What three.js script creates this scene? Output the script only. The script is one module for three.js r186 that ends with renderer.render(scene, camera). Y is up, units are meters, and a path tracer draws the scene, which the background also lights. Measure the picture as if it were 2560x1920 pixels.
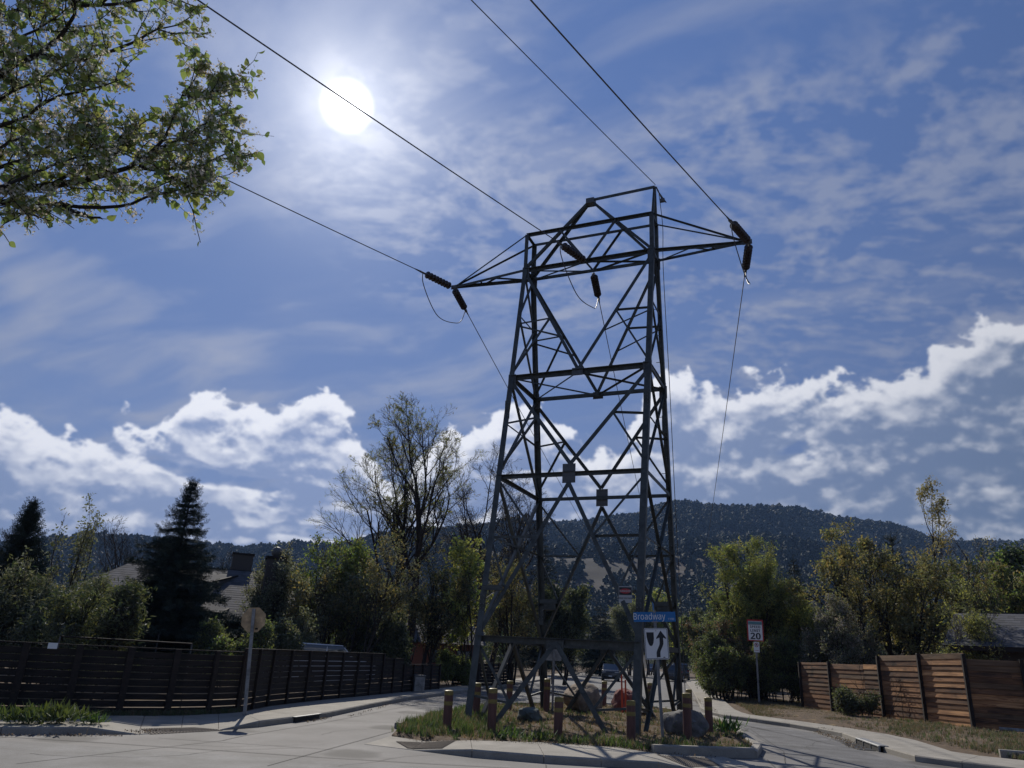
import * as THREE from 'three';
import { mergeGeometries, mergeVertices, toCreasedNormals } from 'three/addons/utils/BufferGeometryUtils.js';
import { ImprovedNoise } from 'three/addons/math/ImprovedNoise.js';
import { FontLoader } from 'three/addons/loaders/FontLoader.js';
import { TextGeometry } from 'three/addons/geometries/TextGeometry.js';

// ------------------------------------------------------------------ camera, renderer, exposure
const V = (x, y, z) => new THREE.Vector3(x, y, z);
const D2R = Math.PI / 180;
const scene = new THREE.Scene();
const camera = new THREE.PerspectiveCamera(54.85, 1024 / 768, 0.1, 6000);
const PITCH = 20.174 * D2R, ROLL = 3.05 * D2R;
camera.position.set(0, 1.75, 0);
camera.rotation.order = 'YXZ';
camera.rotation.set(PITCH, 0, ROLL);
const renderer = new THREE.WebGLRenderer({ antialias: true });
renderer.toneMapping = THREE.LinearToneMapping;
renderer.toneMappingExposure = 0.9;
renderer.shadowMap.enabled = true;

// ------------------------------------------------------------------ sun
const SUN = V(-0.2222, 0.6286, -0.7453).normalize();
const sun = new THREE.DirectionalLight(new THREE.Color(1.0, 0.93, 0.82), 5.0);
sun.position.copy(SUN).multiplyScalar(120);
sun.target.position.set(0, 0, -22);
sun.position.add(sun.target.position);
sun.castShadow = true;
sun.shadow.mapSize.set(4096, 4096);
Object.assign(sun.shadow.camera, { left: -60, right: 60, top: 60, bottom: -60, near: 1, far: 300 });
sun.shadow.camera.updateProjectionMatrix();
scene.add(sun, sun.target);

// ------------------------------------------------------------------ noise and random helpers
const perlin = new ImprovedNoise();
function rngOf(seed) { let s = seed >>> 0 || 1; return () => { s = (s + 0x6D2B79F5) >>> 0; let t = Math.imul(s ^ (s >>> 15), 1 | s); t = (t + Math.imul(t ^ (t >>> 7), 61 | t)) ^ t; return ((t ^ (t >>> 14)) >>> 0) / 4294967296; }; }
const clamp = (x, a = 0, b = 1) => Math.min(b, Math.max(a, x));
const lerp = (a, b, t) => a + (b - a) * t;
const smooth = (a, b, x) => { const t = clamp((x - a) / (b - a)); return t * t * (3 - 2 * t); };
function fbm(x, y, z, o) { let s = 0, a = 0.5; for (let i = 0; i < o; i++) { s += a * perlin.noise(x, y, z); x = x * 2.03 + 17.1; y = y * 2.03 + 9.2; z = z * 2.03 + 3.7; a *= 0.5; } return s; }
function puff(x, y, z, o) { let s = 0, a = 0.5; for (let i = 0; i < o; i++) { s += a * (0.42 - 1.5 * Math.abs(perlin.noise(x, y, z))); x = x * 2.1 + 31.3; y = y * 2.1 + 11.9; z = z * 2.1 + 5.1; a *= 0.52; } return s; }
function table(pts, x) { if (x <= pts[0][0]) return pts[0][1]; for (let i = 1; i < pts.length; i++) if (x <= pts[i][0]) return lerp(pts[i - 1][1], pts[i][1], (x - pts[i - 1][0]) / (pts[i][0] - pts[i - 1][0])); return pts[pts.length - 1][1]; }

// ------------------------------------------------------------------ sky: air, high veil, ripple cloud and banks of cumulus, one texture
const cumulusTop = [[-60, 11], [-48, 13], [-37.4, 11.9], [-35.5, 12.8], [-34.2, 13.3], [-33, 12.6], [-31.1, 11.8], [-29.8, 12.4], [-28.6, 13.9], [-26.9, 13.2], [-25.4, 13.6], [-24.3, 15.8], [-23, 16.2], [-21.1, 15.3], [-19, 15.9], [-17.2, 16.9], [-15.8, 17.6], [-14, 17.5], [-12.6, 16], [-11.3, 14], [-9.5, 11.5], [-8, 11.2], [-6.6, 13.8], [-5.2, 15.4], [-3.9, 15.8], [-2.7, 16.9], [-1.2, 18], [0.1, 18.6], [1.7, 18], [4.1, 16.8], [5.5, 15.5], [7.3, 14.6], [9.0, 15.2], [10.4, 17.6], [11.4, 19.9], [12.2, 20.9], [13, 20.9], [14.3, 20.3], [16.2, 19.2], [18.3, 20.3], [19.6, 20.8], [20.8, 19.8], [23, 20], [25, 19.6], [27, 19.8], [29, 19.7], [30.4, 20.5], [31.2, 20.2], [32.2, 21.3], [33.6, 22.1], [34.7, 22.7], [36, 22.6], [38, 21.6], [41, 20], [47, 15], [55, 12.5], [62, 13.5]];
const cumulusLow = [[-60, 4], [-36, 5], [-24, 5.2], [-14, 6], [-9, 6.5], [0, 9], [8, 8], [13, 9.5], [19, 9.6], [25, 9.2], [30, 8], [36, 6.4], [60, 4]];
{
  const W = 4096, Hh = 2048, data = new Float32Array(W * Hh * 4);
  const sx = SUN.x, sy = SUN.y, sz = SUN.z, sunAz = Math.atan2(SUN.x, -SUN.z) / D2R, sunEl = Math.asin(SUN.y) / D2R;
  const raw = (az, el) => {                      // how far inside the heaped cloud a direction lies, in degrees
    let top, low;
    if (Math.abs(az) < 58) { top = table(cumulusTop, az); low = table(cumulusLow, az); }
    else { const c = Math.cos(az * D2R), s = Math.sin(az * D2R); top = 12.8 + 9 * perlin.noise(c * 3.1, s * 3.1, 4.4); low = 7.5 + 3 * perlin.noise(c * 2.2, s * 2.2, 9.4); const k = smooth(58, 75, Math.abs(az)); top = lerp(12.8, top, k); low = lerp(6.5, low, k); }
    if (el > top + 4 || el < low - 6) return -9;
    const c = Math.cos(az * D2R) * 57.3, s = Math.sin(az * D2R) * 57.3;
    const b = puff(c * 0.21, s * 0.21, el * 0.3, 6);
    const gap = fbm(c * 0.11 + 3, s * 0.11, el * 0.42 + 7, 4);
    const up = (top - el) * 0.75, dn = (el - low) * 0.9 + 1.2;
    return Math.min(up, dn, 2.4) + 3.3 * b - Math.max(0, gap * 7.5 - 0.25 + 0.45 * smooth(2, 6, top - el)) * smooth(0.2, 3, up) * lerp(1, 0.45, smooth(7, 15, az) * smooth(70, 45, az));
  };
  for (let row = Hh / 2; row < Hh; row++) {
    const el = ((row + 0.5) / Hh - 0.5) * 180, cy = Math.cos(el * D2R), y = Math.sin(el * D2R);
    for (let col = 0; col < W; col++) {
      const round = ((col + 0.5) / W - 0.5) * 2 * Math.PI, x = Math.cos(round) * cy, z = Math.sin(round) * cy;
      const az = Math.atan2(x, -z) / D2R;
      const g = Math.acos(clamp(x * sx + y * sy + z * sz, -1, 1)) / D2R;
      // clear air: deep blue, paler towards the horizon and towards the sun
      const far = smooth(12, 75, g), hor = Math.exp(-el / 16), near = Math.exp(-g / 13);
      let R = lerp(0.088, 0.046, far), G = lerp(0.178, 0.092, far), B = lerp(0.455, 0.235, far);
      const hb = lerp(1.12, 0.74, smooth(15, 60, g)); R = lerp(R, 0.335 * hb, hor * 0.9); G = lerp(G, 0.435 * hb, hor * 0.9); B = lerp(B, 0.67 * hb, hor * 0.9);
      // thin high cloud seen from below on a level sheet
      const px = x / (y + 0.12), pz = z / (y + 0.12);
      const wx = fbm(px * 1.3, pz * 1.3, 1.7, 3), wz = fbm(px * 1.3, pz * 1.3, 8.1, 3);
      const a1 = px * 0.9 + pz * 0.5, a2 = pz * 0.9 - px * 0.5;
      const streak = fbm(a1 * 1.9 + wx * 0.9, a2 * 5.6 + wz * 1.1, 2.2, 7);
      const broad = fbm(px * 0.9 + 4.2, pz * 0.9 + 1.1, 5.5, 3);
      let veil = clamp(-0.04 + streak * 1.7 + broad * 1.2) * 0.8;
      // ripple cloud
      const patch = smooth(0.02, 0.26, fbm(px * 0.75 - 1.9, pz * 0.75 + 2.4, 3.3, 4) + 0.2 * smooth(3, 26, az) * smooth(70, 35, az) * smooth(20, 30, el));
      const rip = fbm(px * 8 + wx * 3, pz * 11 + wz * 3, 6.6, 4), rip2 = fbm(px * 26 + wx * 6, pz * 34, 1.6, 4);
      const ripple = patch * clamp(0.24 + rip * 2.1 + rip2 * 1.3) * smooth(8, 24, el);
      veil = clamp(veil * smooth(3, 14, el) + ripple * 0.8 + clamp(0.26 + streak * 1.5) * smooth(31, 16, el) * smooth(62, 22, g) * 0.6);
      const vb = lerp(0.33, 0.68, Math.exp(-g / 24));
      R = lerp(R, vb * 0.86, veil * 0.72); G = lerp(G, vb * 0.95, veil * 0.72); B = lerp(B, vb * 1.25, veil * 0.72);
      // aureole
      const au = 0.78 * Math.exp(-((g / 6.2) ** 1.5)) + 0.05 * Math.exp(-g / 20);
      R += au * 0.98; G += au * 0.95; B += au * 0.86;
      // heaped clouds, lit from behind and above
      if (el < 28) {
        const r0 = raw(az, el);
        if (r0 > -0.2) {
          const sa = clamp((sunAz - az) / 26, -1, 1) * 0.6, r1 = raw(az + sa * 0.9, el + 0.75), r2 = raw(az + sa * 2.2, el + 2.0);
          const below = smooth(1, 5, table(cumulusTop, clamp(az, -58, 58)) - el), a = smooth(-0.05, lerp(0.42, 1.0, below), r0);
          const lit = clamp(0.26 + (r0 - r1) * 0.6 + (r0 - r2) * 0.16), thick = smooth(0.3, 2.6, r0);
          const kf = smooth(58, 20, g);
          const fine = fbm(Math.cos(az * D2R) * 57.3 * 0.5, Math.sin(az * D2R) * 57.3 * 0.5, el * 0.85, 5);
          const t = clamp(lit * (1 - 0.5 * thick) + (1 - thick) * 0.24 + fine * 0.7 - 0.05), t2 = t * t * (3 - 2 * t);
          const br = lerp(0.70, 1.05, kf);
          const cr = lerp(lerp(0.135, 0.30, kf), br, t2), cg = lerp(lerp(0.19, 0.385, kf), br * 1.02, t2), cb = lerp(lerp(0.31, 0.63, kf), br * 1.1, t2);
          const aa = a * 0.95;
          R = lerp(R, cr, aa); G = lerp(G, cg, aa); B = lerp(B, cb, aa);
        }
      }
      // air glowing white right round the sun
      const core = 2.2 * smooth(2.1, 0.6, g) + 0.24 * Math.exp(-((g / 2.2) ** 2));
      R += core; G += core; B += core;
      const i = (row * W + col) * 4;
      data[i] = R; data[i + 1] = G; data[i + 2] = B; data[i + 3] = 1;
    }
  }
  for (let row = 0; row < Hh / 2; row++) for (let col = 0; col < W; col++) { const i = (row * W + col) * 4; data[i] = 0.12; data[i + 1] = 0.12; data[i + 2] = 0.12; data[i + 3] = 1; }
  const tex = new THREE.DataTexture(data, W, Hh, THREE.RGBAFormat, THREE.FloatType);
  tex.mapping = THREE.EquirectangularReflectionMapping; tex.magFilter = THREE.LinearFilter; tex.minFilter = THREE.LinearFilter; tex.needsUpdate = true;
  scene.background = tex; scene.environment = tex;
}

// ------------------------------------------------------------------ object helpers
const taken = new Map();
function numbered(name) { const n = taken.get(name) || 0; taken.set(name, n + 1); return n ? name + '_' + String(n).padStart(3, '0') : name; }
function shadow(o) { o.castShadow = true; o.receiveShadow = true; return o; }
function thing(name, label, category, pos = [0, 0, 0], turn = 0, group) {
  const o = new THREE.Group(); o.name = numbered(name); o.position.set(...pos); o.rotation.y = turn;
  o.userData = { label, category }; if (group) o.userData.group = group; scene.add(o); return o;
}
function part(parent, name, geo, mat, label) { const m = shadow(new THREE.Mesh(geo, mat)); m.name = name; if (label) m.userData.label = label; parent.add(m); return m; }
function solo(name, label, category, geo, mat, group) { const m = shadow(new THREE.Mesh(geo, mat)); m.name = numbered(name); m.userData = { label, category }; if (group) m.userData.group = group; scene.add(m); return m; }
function structure(name, geo, mat, label) { const m = geo ? shadow(new THREE.Mesh(geo, mat)) : new THREE.Group(); m.name = name; m.userData = { kind: 'structure' }; if (label) m.userData.label = label; scene.add(m); return m; }
function instanced(parent, name, geo, mat, mats, cols) {
  const im = new THREE.InstancedMesh(geo, mat, mats.length); im.name = name; shadow(im);
  for (let i = 0; i < mats.length; i++) { im.setMatrixAt(i, mats[i]); if (cols) im.setColorAt(i, cols[i]); }
  im.userData = { kind: 'stuff' }; parent.add(im); return im;
}
// ------------------------------------------------------------------ geometry helpers
function boxUV(geo, s = 1) {                         // uv in metres from the main axis of each face
  const g = geo.index ? geo.toNonIndexed() : geo; g.computeVertexNormals();
  const p = g.attributes.position, n = g.attributes.normal, uv = new Float32Array(p.count * 2);
  for (let i = 0; i < p.count; i++) {
    const ax = Math.abs(n.getX(i)), ay = Math.abs(n.getY(i)), az = Math.abs(n.getZ(i)); let u, v;
    if (ay >= ax && ay >= az) { u = p.getX(i); v = p.getZ(i); } else if (ax >= az) { u = p.getZ(i); v = p.getY(i); } else { u = p.getX(i); v = p.getY(i); }
    uv[2 * i] = u * s; uv[2 * i + 1] = v * s;
  }
  g.setAttribute('uv', new THREE.BufferAttribute(uv, 2)); return g;
}
function box(w, h, d, x = 0, y = 0, z = 0) { const g = new THREE.BoxGeometry(w, h, d); g.translate(x, y, z); return g; }
function bevelBox(w, h, d, r = 0.01, x = 0, y = 0, z = 0) {
  const s = new THREE.Shape(); const a = w / 2 - r, b = h / 2 - r;
  s.moveTo(-a, -b); s.lineTo(a, -b); s.lineTo(a, b); s.lineTo(-a, b); s.closePath();
  const g = new THREE.ExtrudeGeometry(s, { depth: d - 2 * r, bevelEnabled: true, bevelThickness: r, bevelSize: r, bevelSegments: 1, steps: 1 });
  g.translate(x, y, z - d / 2 + r); return g;
}
function merged(list) {
  return mergeGeometries(list.map((g) => { const q = g.index ? g.toNonIndexed() : g.clone(); for (const k of Object.keys(q.attributes)) if (!['position', 'normal', 'uv'].includes(k)) q.deleteAttribute(k); if (!q.attributes.uv) q.setAttribute('uv', new THREE.BufferAttribute(new Float32Array(q.attributes.position.count * 2), 2)); if (!q.attributes.normal) q.computeVertexNormals(); return q; }));
}
function tris(verts, uvs) { const g = new THREE.BufferGeometry(); g.setAttribute('position', new THREE.BufferAttribute(new Float32Array(verts), 3)); g.setAttribute('uv', new THREE.BufferAttribute(new Float32Array(uvs || new Array(verts.length / 3 * 2).fill(0)), 2)); g.computeVertexNormals(); return g; }
// steel angle section from p to q; a and b are its two flange directions (made square to the bar)
function angleBar(p, q, wdt, hint, th = 0.012, flip = 1) {
  const d = q.clone().sub(p).normalize(); let a = hint.clone().addScaledVector(d, -hint.dot(d)).normalize(); const b = d.clone().cross(a).multiplyScalar(flip);
  const prof = [[0, 0], [wdt, 0], [wdt, th], [th, th], [th, wdt], [0, wdt]].map(([u, v]) => a.clone().multiplyScalar(u - wdt * 0.35).addScaledVector(b, v - wdt * 0.35));
  const P = prof.map((o) => p.clone().add(o)), Q = prof.map((o) => q.clone().add(o)), out = [];
  const push = (...vs) => vs.forEach((v) => out.push(v.x, v.y, v.z));
  for (let i = 0; i < 6; i++) { const j = (i + 1) % 6; if (flip > 0) { push(P[i], P[j], Q[j]); push(P[i], Q[j], Q[i]); } else { push(P[i], Q[j], P[j]); push(P[i], Q[i], Q[j]); } }
  for (const [i, j, k] of [[0, 2, 1], [0, 3, 2], [0, 5, 4], [0, 4, 3]]) { if (flip > 0) { push(P[i], P[j], P[k]); push(Q[i], Q[k], Q[j]); } else { push(P[i], P[k], P[j]); push(Q[i], Q[j], Q[k]); } }
  return boxUV(tris(out));
}
function tube(pts, r, sides = 6, seg) { const c = new THREE.CatmullRomCurve3(pts); return new THREE.TubeGeometry(c, seg || Math.max(2, pts.length * 4), r, sides, false); }
function rod(p, q, r, sides = 8) { const d = q.clone().sub(p), L = d.length(); const g = new THREE.CylinderGeometry(r, r, L, sides); g.applyQuaternion(new THREE.Quaternion().setFromUnitVectors(V(0, 1, 0), d.normalize())); g.translate((p.x + q.x) / 2, (p.y + q.y) / 2, (p.z + q.z) / 2); return g; }
// ------------------------------------------------------------------ computed textures
function texture(n, fn, srgb = true, rep = 1) {
  const d = new Uint8Array(n * n * 4);
  for (let j = 0; j < n; j++) for (let i = 0; i < n; i++) { const c = fn(i / n, j / n, i, j), k = (j * n + i) * 4; if (typeof c === 'number') { d[k] = d[k + 1] = d[k + 2] = clamp(c) * 255; } else { d[k] = clamp(c[0]) * 255; d[k + 1] = clamp(c[1]) * 255; d[k + 2] = clamp(c[2]) * 255; } d[k + 3] = 255; }
  const t = new THREE.DataTexture(d, n, n); t.magFilter = THREE.LinearFilter; t.minFilter = THREE.LinearMipmapLinearFilter; t.generateMipmaps = true; t.wrapS = t.wrapT = THREE.RepeatWrapping; t.repeat.set(rep, rep); if (srgb) t.colorSpace = THREE.SRGBColorSpace; t.needsUpdate = true; return t;
}
// noise that tiles over the unit square (a torus in four steps of two dimensions)
function tnoise(u, v, f, o = 4, seed = 0) { let s = 0, a = 0.5; for (let k = 0; k < o; k++) { const P = (x, y) => perlin.noise(x * f + seed, y * f + seed * 1.7, 0.5 + k); const w = (P(u, v) * (1 - u) + P(u - 1, v) * u), w2 = (P(u, v - 1) * (1 - u) + P(u - 1, v - 1) * u); s += a * (w * (1 - v) + w2 * v); a *= 0.5; f *= 2; } return s; }
const rT = rngOf(77);
const speck = new Float32Array(512 * 512).map(() => rT());
const concreteTex = texture(512, (u, v, i, j) => { const n = tnoise(u, v, 5, 6, 3), b = tnoise(u, v, 2, 3, 9), s = speck[j * 512 + i]; const c = 0.60 + n * 0.16 + b * 0.12 + (s - 0.5) * 0.14 + (s > 0.994 ? 0.22 : 0) - (s < 0.012 ? 0.2 : 0); return [c, c * 0.985, c * 0.955]; });
const concreteBump = texture(512, (u, v, i, j) => 0.5 + tnoise(u, v, 24, 4, 5) * 0.5 + (speck[(j * 512 + i + 999) % 262144] - 0.5) * 0.35, false);
const roadTex = texture(1024, (u, v, i, j) => { const n = tnoise(u, v, 4, 6, 13), b = tnoise(u, v, 1.5, 3, 19), st = tnoise(u * 1, v * 1, 40, 2, 4), s = speck[(j * 631 + i * 17) % 262144]; const stain = smooth(0.12, 0.3, tnoise(u, v, 3, 4, 41)) * 0.2; const c = 0.59 + n * 0.22 + b * 0.22 + st * 0.05 + (s - 0.5) * 0.13 - stain; return [c, c * 0.985, c * 0.96]; });
const asphaltTex = texture(1024, (u, v, i, j) => { const n = tnoise(u, v, 3, 5, 113), b = tnoise(u, v, 30, 3, 119), w = tnoise(u, v, 1.6, 3, 127), s = speck[(j * 977 + i * 29) % 262144], s2 = speck[(j * 331 + i * 7 + 5) % 262144]; const c = 0.48 + n * 0.32 + w * 0.24 + b * 0.12 + (s - 0.5) * 0.22 + (s2 > 0.996 ? 0.3 : 0); return [c, c, c * 0.99]; });
const soilTex = texture(512, (u, v, i, j) => { const n = tnoise(u, v, 10, 5, 23), b = tnoise(u, v, 3, 3, 29), s = speck[(j * 512 + i * 3) % 262144]; const c = 0.40 + n * 0.3 + (s - 0.5) * 0.25; const straw = smooth(0.0, 0.25, b); return [lerp(c * 0.95, c * 1.22, straw), lerp(c * 0.78, c * 1.05, straw), lerp(c * 0.58, c * 0.72, straw)]; });
const soilBump = texture(512, (u, v, i, j) => 0.5 + tnoise(u, v, 14, 5, 23) * 0.9, false);
function woodTex(seed, base, dark, knots) { const rr = rngOf(seed); const ks = Array.from({ length: knots }, () => [rr(), rr(), 0.012 + rr() * 0.014]); return texture(512, (u, v) => { let w = v; let kd = 0; for (const [ku, kv, kr] of ks) { const du = (u - ku) * 0.45, dv = v - kv, d = Math.hypot(du, dv); w += 0.03 * (dv >= 0 ? 1 : -1) * Math.exp(-d * d / (kr * kr * 5)); kd = Math.max(kd, smooth(kr, kr * 0.4, d)); } const g = perlin.noise(u * 3 + seed, w * 46, seed) * 0.5 + perlin.noise(u * 9, w * 120, seed + 3) * 0.28 + perlin.noise(u * 2, w * 8, seed + 9) * 0.5; const t = clamp(0.5 + g * 1.05) * (1 - kd * 0.85); const st = smooth(-0.05, 0.4, tnoise(u, v, 4, 5, seed + 5)) * 0.8; return [0, 1, 2].map((k) => lerp(dark[k], base[k], t) * (1 - st * 0.5)); }); }
const cedarTex = [woodTex(3, [0.70, 0.54, 0.38], [0.38, 0.27, 0.18], 5), woodTex(8, [0.56, 0.43, 0.31], [0.30, 0.22, 0.155], 4), woodTex(14, [0.82, 0.66, 0.48], [0.48, 0.35, 0.24], 6), woodTex(25, [0.50, 0.42, 0.33], [0.30, 0.24, 0.18], 4), woodTex(37, [0.60, 0.46, 0.33], [0.22, 0.16, 0.12], 5)];
const darkWoodTex = woodTex(31, [0.33, 0.27, 0.22], [0.19, 0.15, 0.13], 3);
const barkTex = texture(256, (u, v) => { const r = Math.abs(tnoise(u, v, 6, 3, 7)) * 1.3 + tnoise(u, v, 18, 3, 11) * 0.6; const c = 0.30 + r * 0.35; return [c * 1.02, c * 0.93, c * 0.84]; });
const rockTex = texture(512, (u, v, i, j) => { const n = tnoise(u, v, 5, 6, 51), m = tnoise(u, v, 14, 3, 57), s = speck[(j * 512 + i + 77) % 262144]; const c = 0.62 + n * 0.35 + (s - 0.5) * 0.16; const li = smooth(0.12, 0.28, m) * 0.25; return [c - li * 0.3, c - li * 0.15, c - li * 0.4]; });
const rockBump = texture(512, (u, v) => 0.5 + tnoise(u, v, 6, 6, 61) * 0.9 - Math.abs(tnoise(u, v, 4, 3, 66)) * 0.8, false);
const steelTex = texture(256, (u, v, i, j) => { const n = tnoise(u, v, 4, 5, 71), s = tnoise(u, v, 20, 3, 75); const ru = smooth(0.16, 0.4, tnoise(u, v, 5, 4, 79)) * 0.3; const c = 0.74 + n * 0.42 + s * 0.2; return [c, c * (1 - ru * 0.35), c * (0.99 - ru * 0.6)]; });
const shingleTex = texture(512, (u, v, i, j) => { const row = Math.floor(v * 8), t = (u * 10 + (row % 2) * 0.5 + (row * 0.37) % 1) % 10, id = Math.floor(t) + row * 17; const r = Math.abs(Math.sin(id * 12.9898) * 43758.5453) % 1; const s = speck[(j * 512 + i) % 262144]; const c = 0.52 + (r - 0.5) * 0.16 + (s - 0.5) * 0.16 + tnoise(u, v, 3, 3, 81) * 0.12; return [c, c * 0.98, c * 0.97]; });
// ------------------------------------------------------------------ materials
const std = (o) => new THREE.MeshStandardMaterial(o);
const rgb = (r, g, b) => new THREE.Color().setRGB(r, g, b);
const M = {
  road: std({ color: rgb(0.47, 0.465, 0.47), map: roadTex, roughness: 0.86, bumpMap: concreteBump, bumpScale: 0.002 }),
  asphalt: std({ color: rgb(0.46, 0.46, 0.48), map: asphaltTex, roughness: 0.82, bumpMap: concreteBump, bumpScale: 0.004 }),
  walk: std({ color: rgb(0.78, 0.75, 0.69), map: concreteTex, roughness: 0.92, bumpMap: concreteBump, bumpScale: 0.0015 }),
  joint: std({ color: rgb(0.035, 0.034, 0.033), roughness: 0.9 }),
  soil: std({ color: rgb(0.66, 0.64, 0.62), map: soilTex, roughness: 1, bumpMap: soilBump, bumpScale: 0.03 }),
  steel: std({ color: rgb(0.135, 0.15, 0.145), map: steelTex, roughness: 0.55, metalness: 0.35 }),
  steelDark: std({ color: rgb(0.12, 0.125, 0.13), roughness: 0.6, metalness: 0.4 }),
  insulator: std({ color: rgb(0.035, 0.022, 0.018), roughness: 0.18 }),
  wire: std({ color: rgb(0.10, 0.10, 0.105), roughness: 0.5, metalness: 0.5 }),
  galv: std({ color: rgb(0.50, 0.51, 0.52), map: steelTex, roughness: 0.5, metalness: 0.3 }),
  bollard: std({ color: rgb(0.22, 0.10, 0.082), map: steelTex, roughness: 0.7 }),
  yellow: std({ color: rgb(0.42, 0.32, 0.075), map: steelTex, roughness: 0.5 }),
  fenceDark: std({ color: rgb(0.30, 0.31, 0.33), map: darkWoodTex, roughness: 0.85 }),
  fencePost: std({ color: rgb(0.38, 0.38, 0.40), map: darkWoodTex, roughness: 0.85 }),
  cedar: cedarTex.map((t) => std({ color: rgb(1.05, 0.93, 0.82), map: t, roughness: 0.8 })),
  postBrown: std({ color: rgb(0.30, 0.27, 0.25), map: darkWoodTex, roughness: 0.8 }),
  bark: std({ color: rgb(0.55, 0.53, 0.52), map: barkTex, roughness: 0.95 }),
  barkDark: std({ color: rgb(0.30, 0.28, 0.27), map: barkTex, roughness: 0.95 }),
  shingle: std({ color: rgb(0.29, 0.31, 0.36), map: shingleTex, roughness: 0.95 }),
  houseWall: std({ color: rgb(0.075, 0.066, 0.06), roughness: 0.9 }),
  redWall: std({ color: rgb(0.20, 0.085, 0.06), roughness: 0.9 }),
  trimWhite: std({ color: rgb(0.72, 0.72, 0.70), roughness: 0.6 }),
  glass: new THREE.MeshPhysicalMaterial({ color: rgb(0.05, 0.06, 0.07), roughness: 0.05, metalness: 0, clearcoat: 1, clearcoatRoughness: 0.03 }),
  signWhite: std({ color: rgb(0.78, 0.78, 0.76), roughness: 0.45 }),
  noticeWhite: std({ color: rgb(0.42, 0.42, 0.41), roughness: 0.6 }),
  signBlack: std({ color: rgb(0.012, 0.013, 0.016), roughness: 0.5 }),
  signBlue: std({ color: rgb(0.012, 0.16, 0.42), roughness: 0.45 }),
  signRed: std({ color: rgb(0.42, 0.02, 0.02), roughness: 0.5 }),
  signTeal: std({ color: rgb(0.10, 0.24, 0.26), roughness: 0.5 }),
  signBack: std({ color: rgb(0.50, 0.50, 0.50), map: steelTex, roughness: 0.45, metalness: 0.5 }),
  tanBack: std({ color: rgb(0.95, 0.66, 0.36), map: steelTex, roughness: 0.6 }),
  orange: std({ color: rgb(0.55, 0.07, 0.02), roughness: 0.6 }),
  rubber: std({ color: rgb(0.02, 0.02, 0.02), roughness: 0.9 }),
  carBlack: new THREE.MeshPhysicalMaterial({ color: rgb(0.012, 0.014, 0.02), roughness: 0.3, clearcoat: 1, clearcoatRoughness: 0.05 }),
  carBlue: new THREE.MeshPhysicalMaterial({ color: rgb(0.03, 0.06, 0.16), roughness: 0.3, clearcoat: 1, clearcoatRoughness: 0.05 }),
  carWhite: new THREE.MeshPhysicalMaterial({ color: rgb(0.7, 0.7, 0.7), roughness: 0.3, clearcoat: 1, clearcoatRoughness: 0.05 }),
  chrome: std({ color: rgb(0.6, 0.6, 0.62), roughness: 0.2, metalness: 1 }),
  lampRed: std({ color: rgb(0.35, 0.02, 0.02), roughness: 0.3 }),
  lampClear: std({ color: rgb(0.6, 0.6, 0.6), roughness: 0.2, metalness: 0.4 }),
};
const leafMat = new THREE.MeshPhysicalMaterial({ color: rgb(1, 1, 1), roughness: 0.9, transmission: 0.6, thickness: 0, side: THREE.DoubleSide });
const petalMat = new THREE.MeshPhysicalMaterial({ color: rgb(1, 1, 1), roughness: 0.9, transmission: 0.4, thickness: 0, side: THREE.DoubleSide });
const needleMat = std({ color: rgb(1, 1, 1), roughness: 0.85, side: THREE.DoubleSide });
const fontLoader = new FontLoader();
const fontBold = await fontLoader.loadAsync('fonts/droid/droid_sans_bold.typeface.json');
const fontSans = await fontLoader.loadAsync('fonts/droid/droid_sans_regular.typeface.json');
function text(str, size, font, sx = 1) { const g = new TextGeometry(str, { font, size, depth: 0.002, curveSegments: 4 }); g.computeBoundingBox(); const b = g.boundingBox; g.translate(-(b.min.x + b.max.x) / 2, -(b.min.y + b.max.y) / 2, 0); g.scale(sx, 1, 1); return g; }

// ------------------------------------------------------------------ ground, streets, pavements
{
  // one sheet to the horizon, dry grass and soil; the hills rise out of it
  const N = 90, pos = [], uv = [], idx = [];
  const coord = (i) => { const t = i / N * 2 - 1; return Math.sign(t) * (Math.abs(t) ** 3) * 1480; };
  for (let j = 0; j <= N; j++) for (let i = 0; i <= N; i++) { const x = coord(i), z = coord(j) - 20; pos.push(x, -0.04, z); uv.push(x / 3, z / 3); }
  for (let j = 0; j < N; j++) for (let i = 0; i < N; i++) { const a = j * (N + 1) + i; idx.push(a, a + N + 1, a + 1, a + 1, a + N + 1, a + N + 2); }
  const g = new THREE.BufferGeometry(); g.setAttribute('position', new THREE.Float32BufferAttribute(pos, 3)); g.setAttribute('uv', new THREE.Float32BufferAttribute(uv, 2)); g.setIndex(idx); g.computeVertexNormals();
  structure('ground', g, M.soil);
}
const leftKerb = [[-60, 8], [-30, -4.2], [-16, -11.2], [-8.69, -14.55], [-7.5, -15.2], [-6.73, -15.6], [-6.2, -16.3], [-5.75, -17.0], [-5.2, -18.1], [-4.77, -19.71], [-4.41, -21.22], [-3.94, -25.45], [-3.26, -30.29], [-2.37, -34.43], [-1.35, -39.3], [0.7, -49], [3.2, -62], [6.5, -80], [11, -105], [18, -145], [28, -200]];
const rightKerb = [[60, 8], [30, -7.5], [16, -13.6], [11.2, -16.2], [10.0, -17.4], [9.42, -18.2], [9.57, -19.93], [9.92, -22.03], [10.28, -23.9], [10.15, -25.3], [9.8, -26.8], [9.2, -28.3], [8.5, -29.6], [8.35, -31.0], [8.6, -33.5], [11.3, -45], [15.2, -62], [19.2, -80], [24.5, -103], [34, -145], [46, -200]];
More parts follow.
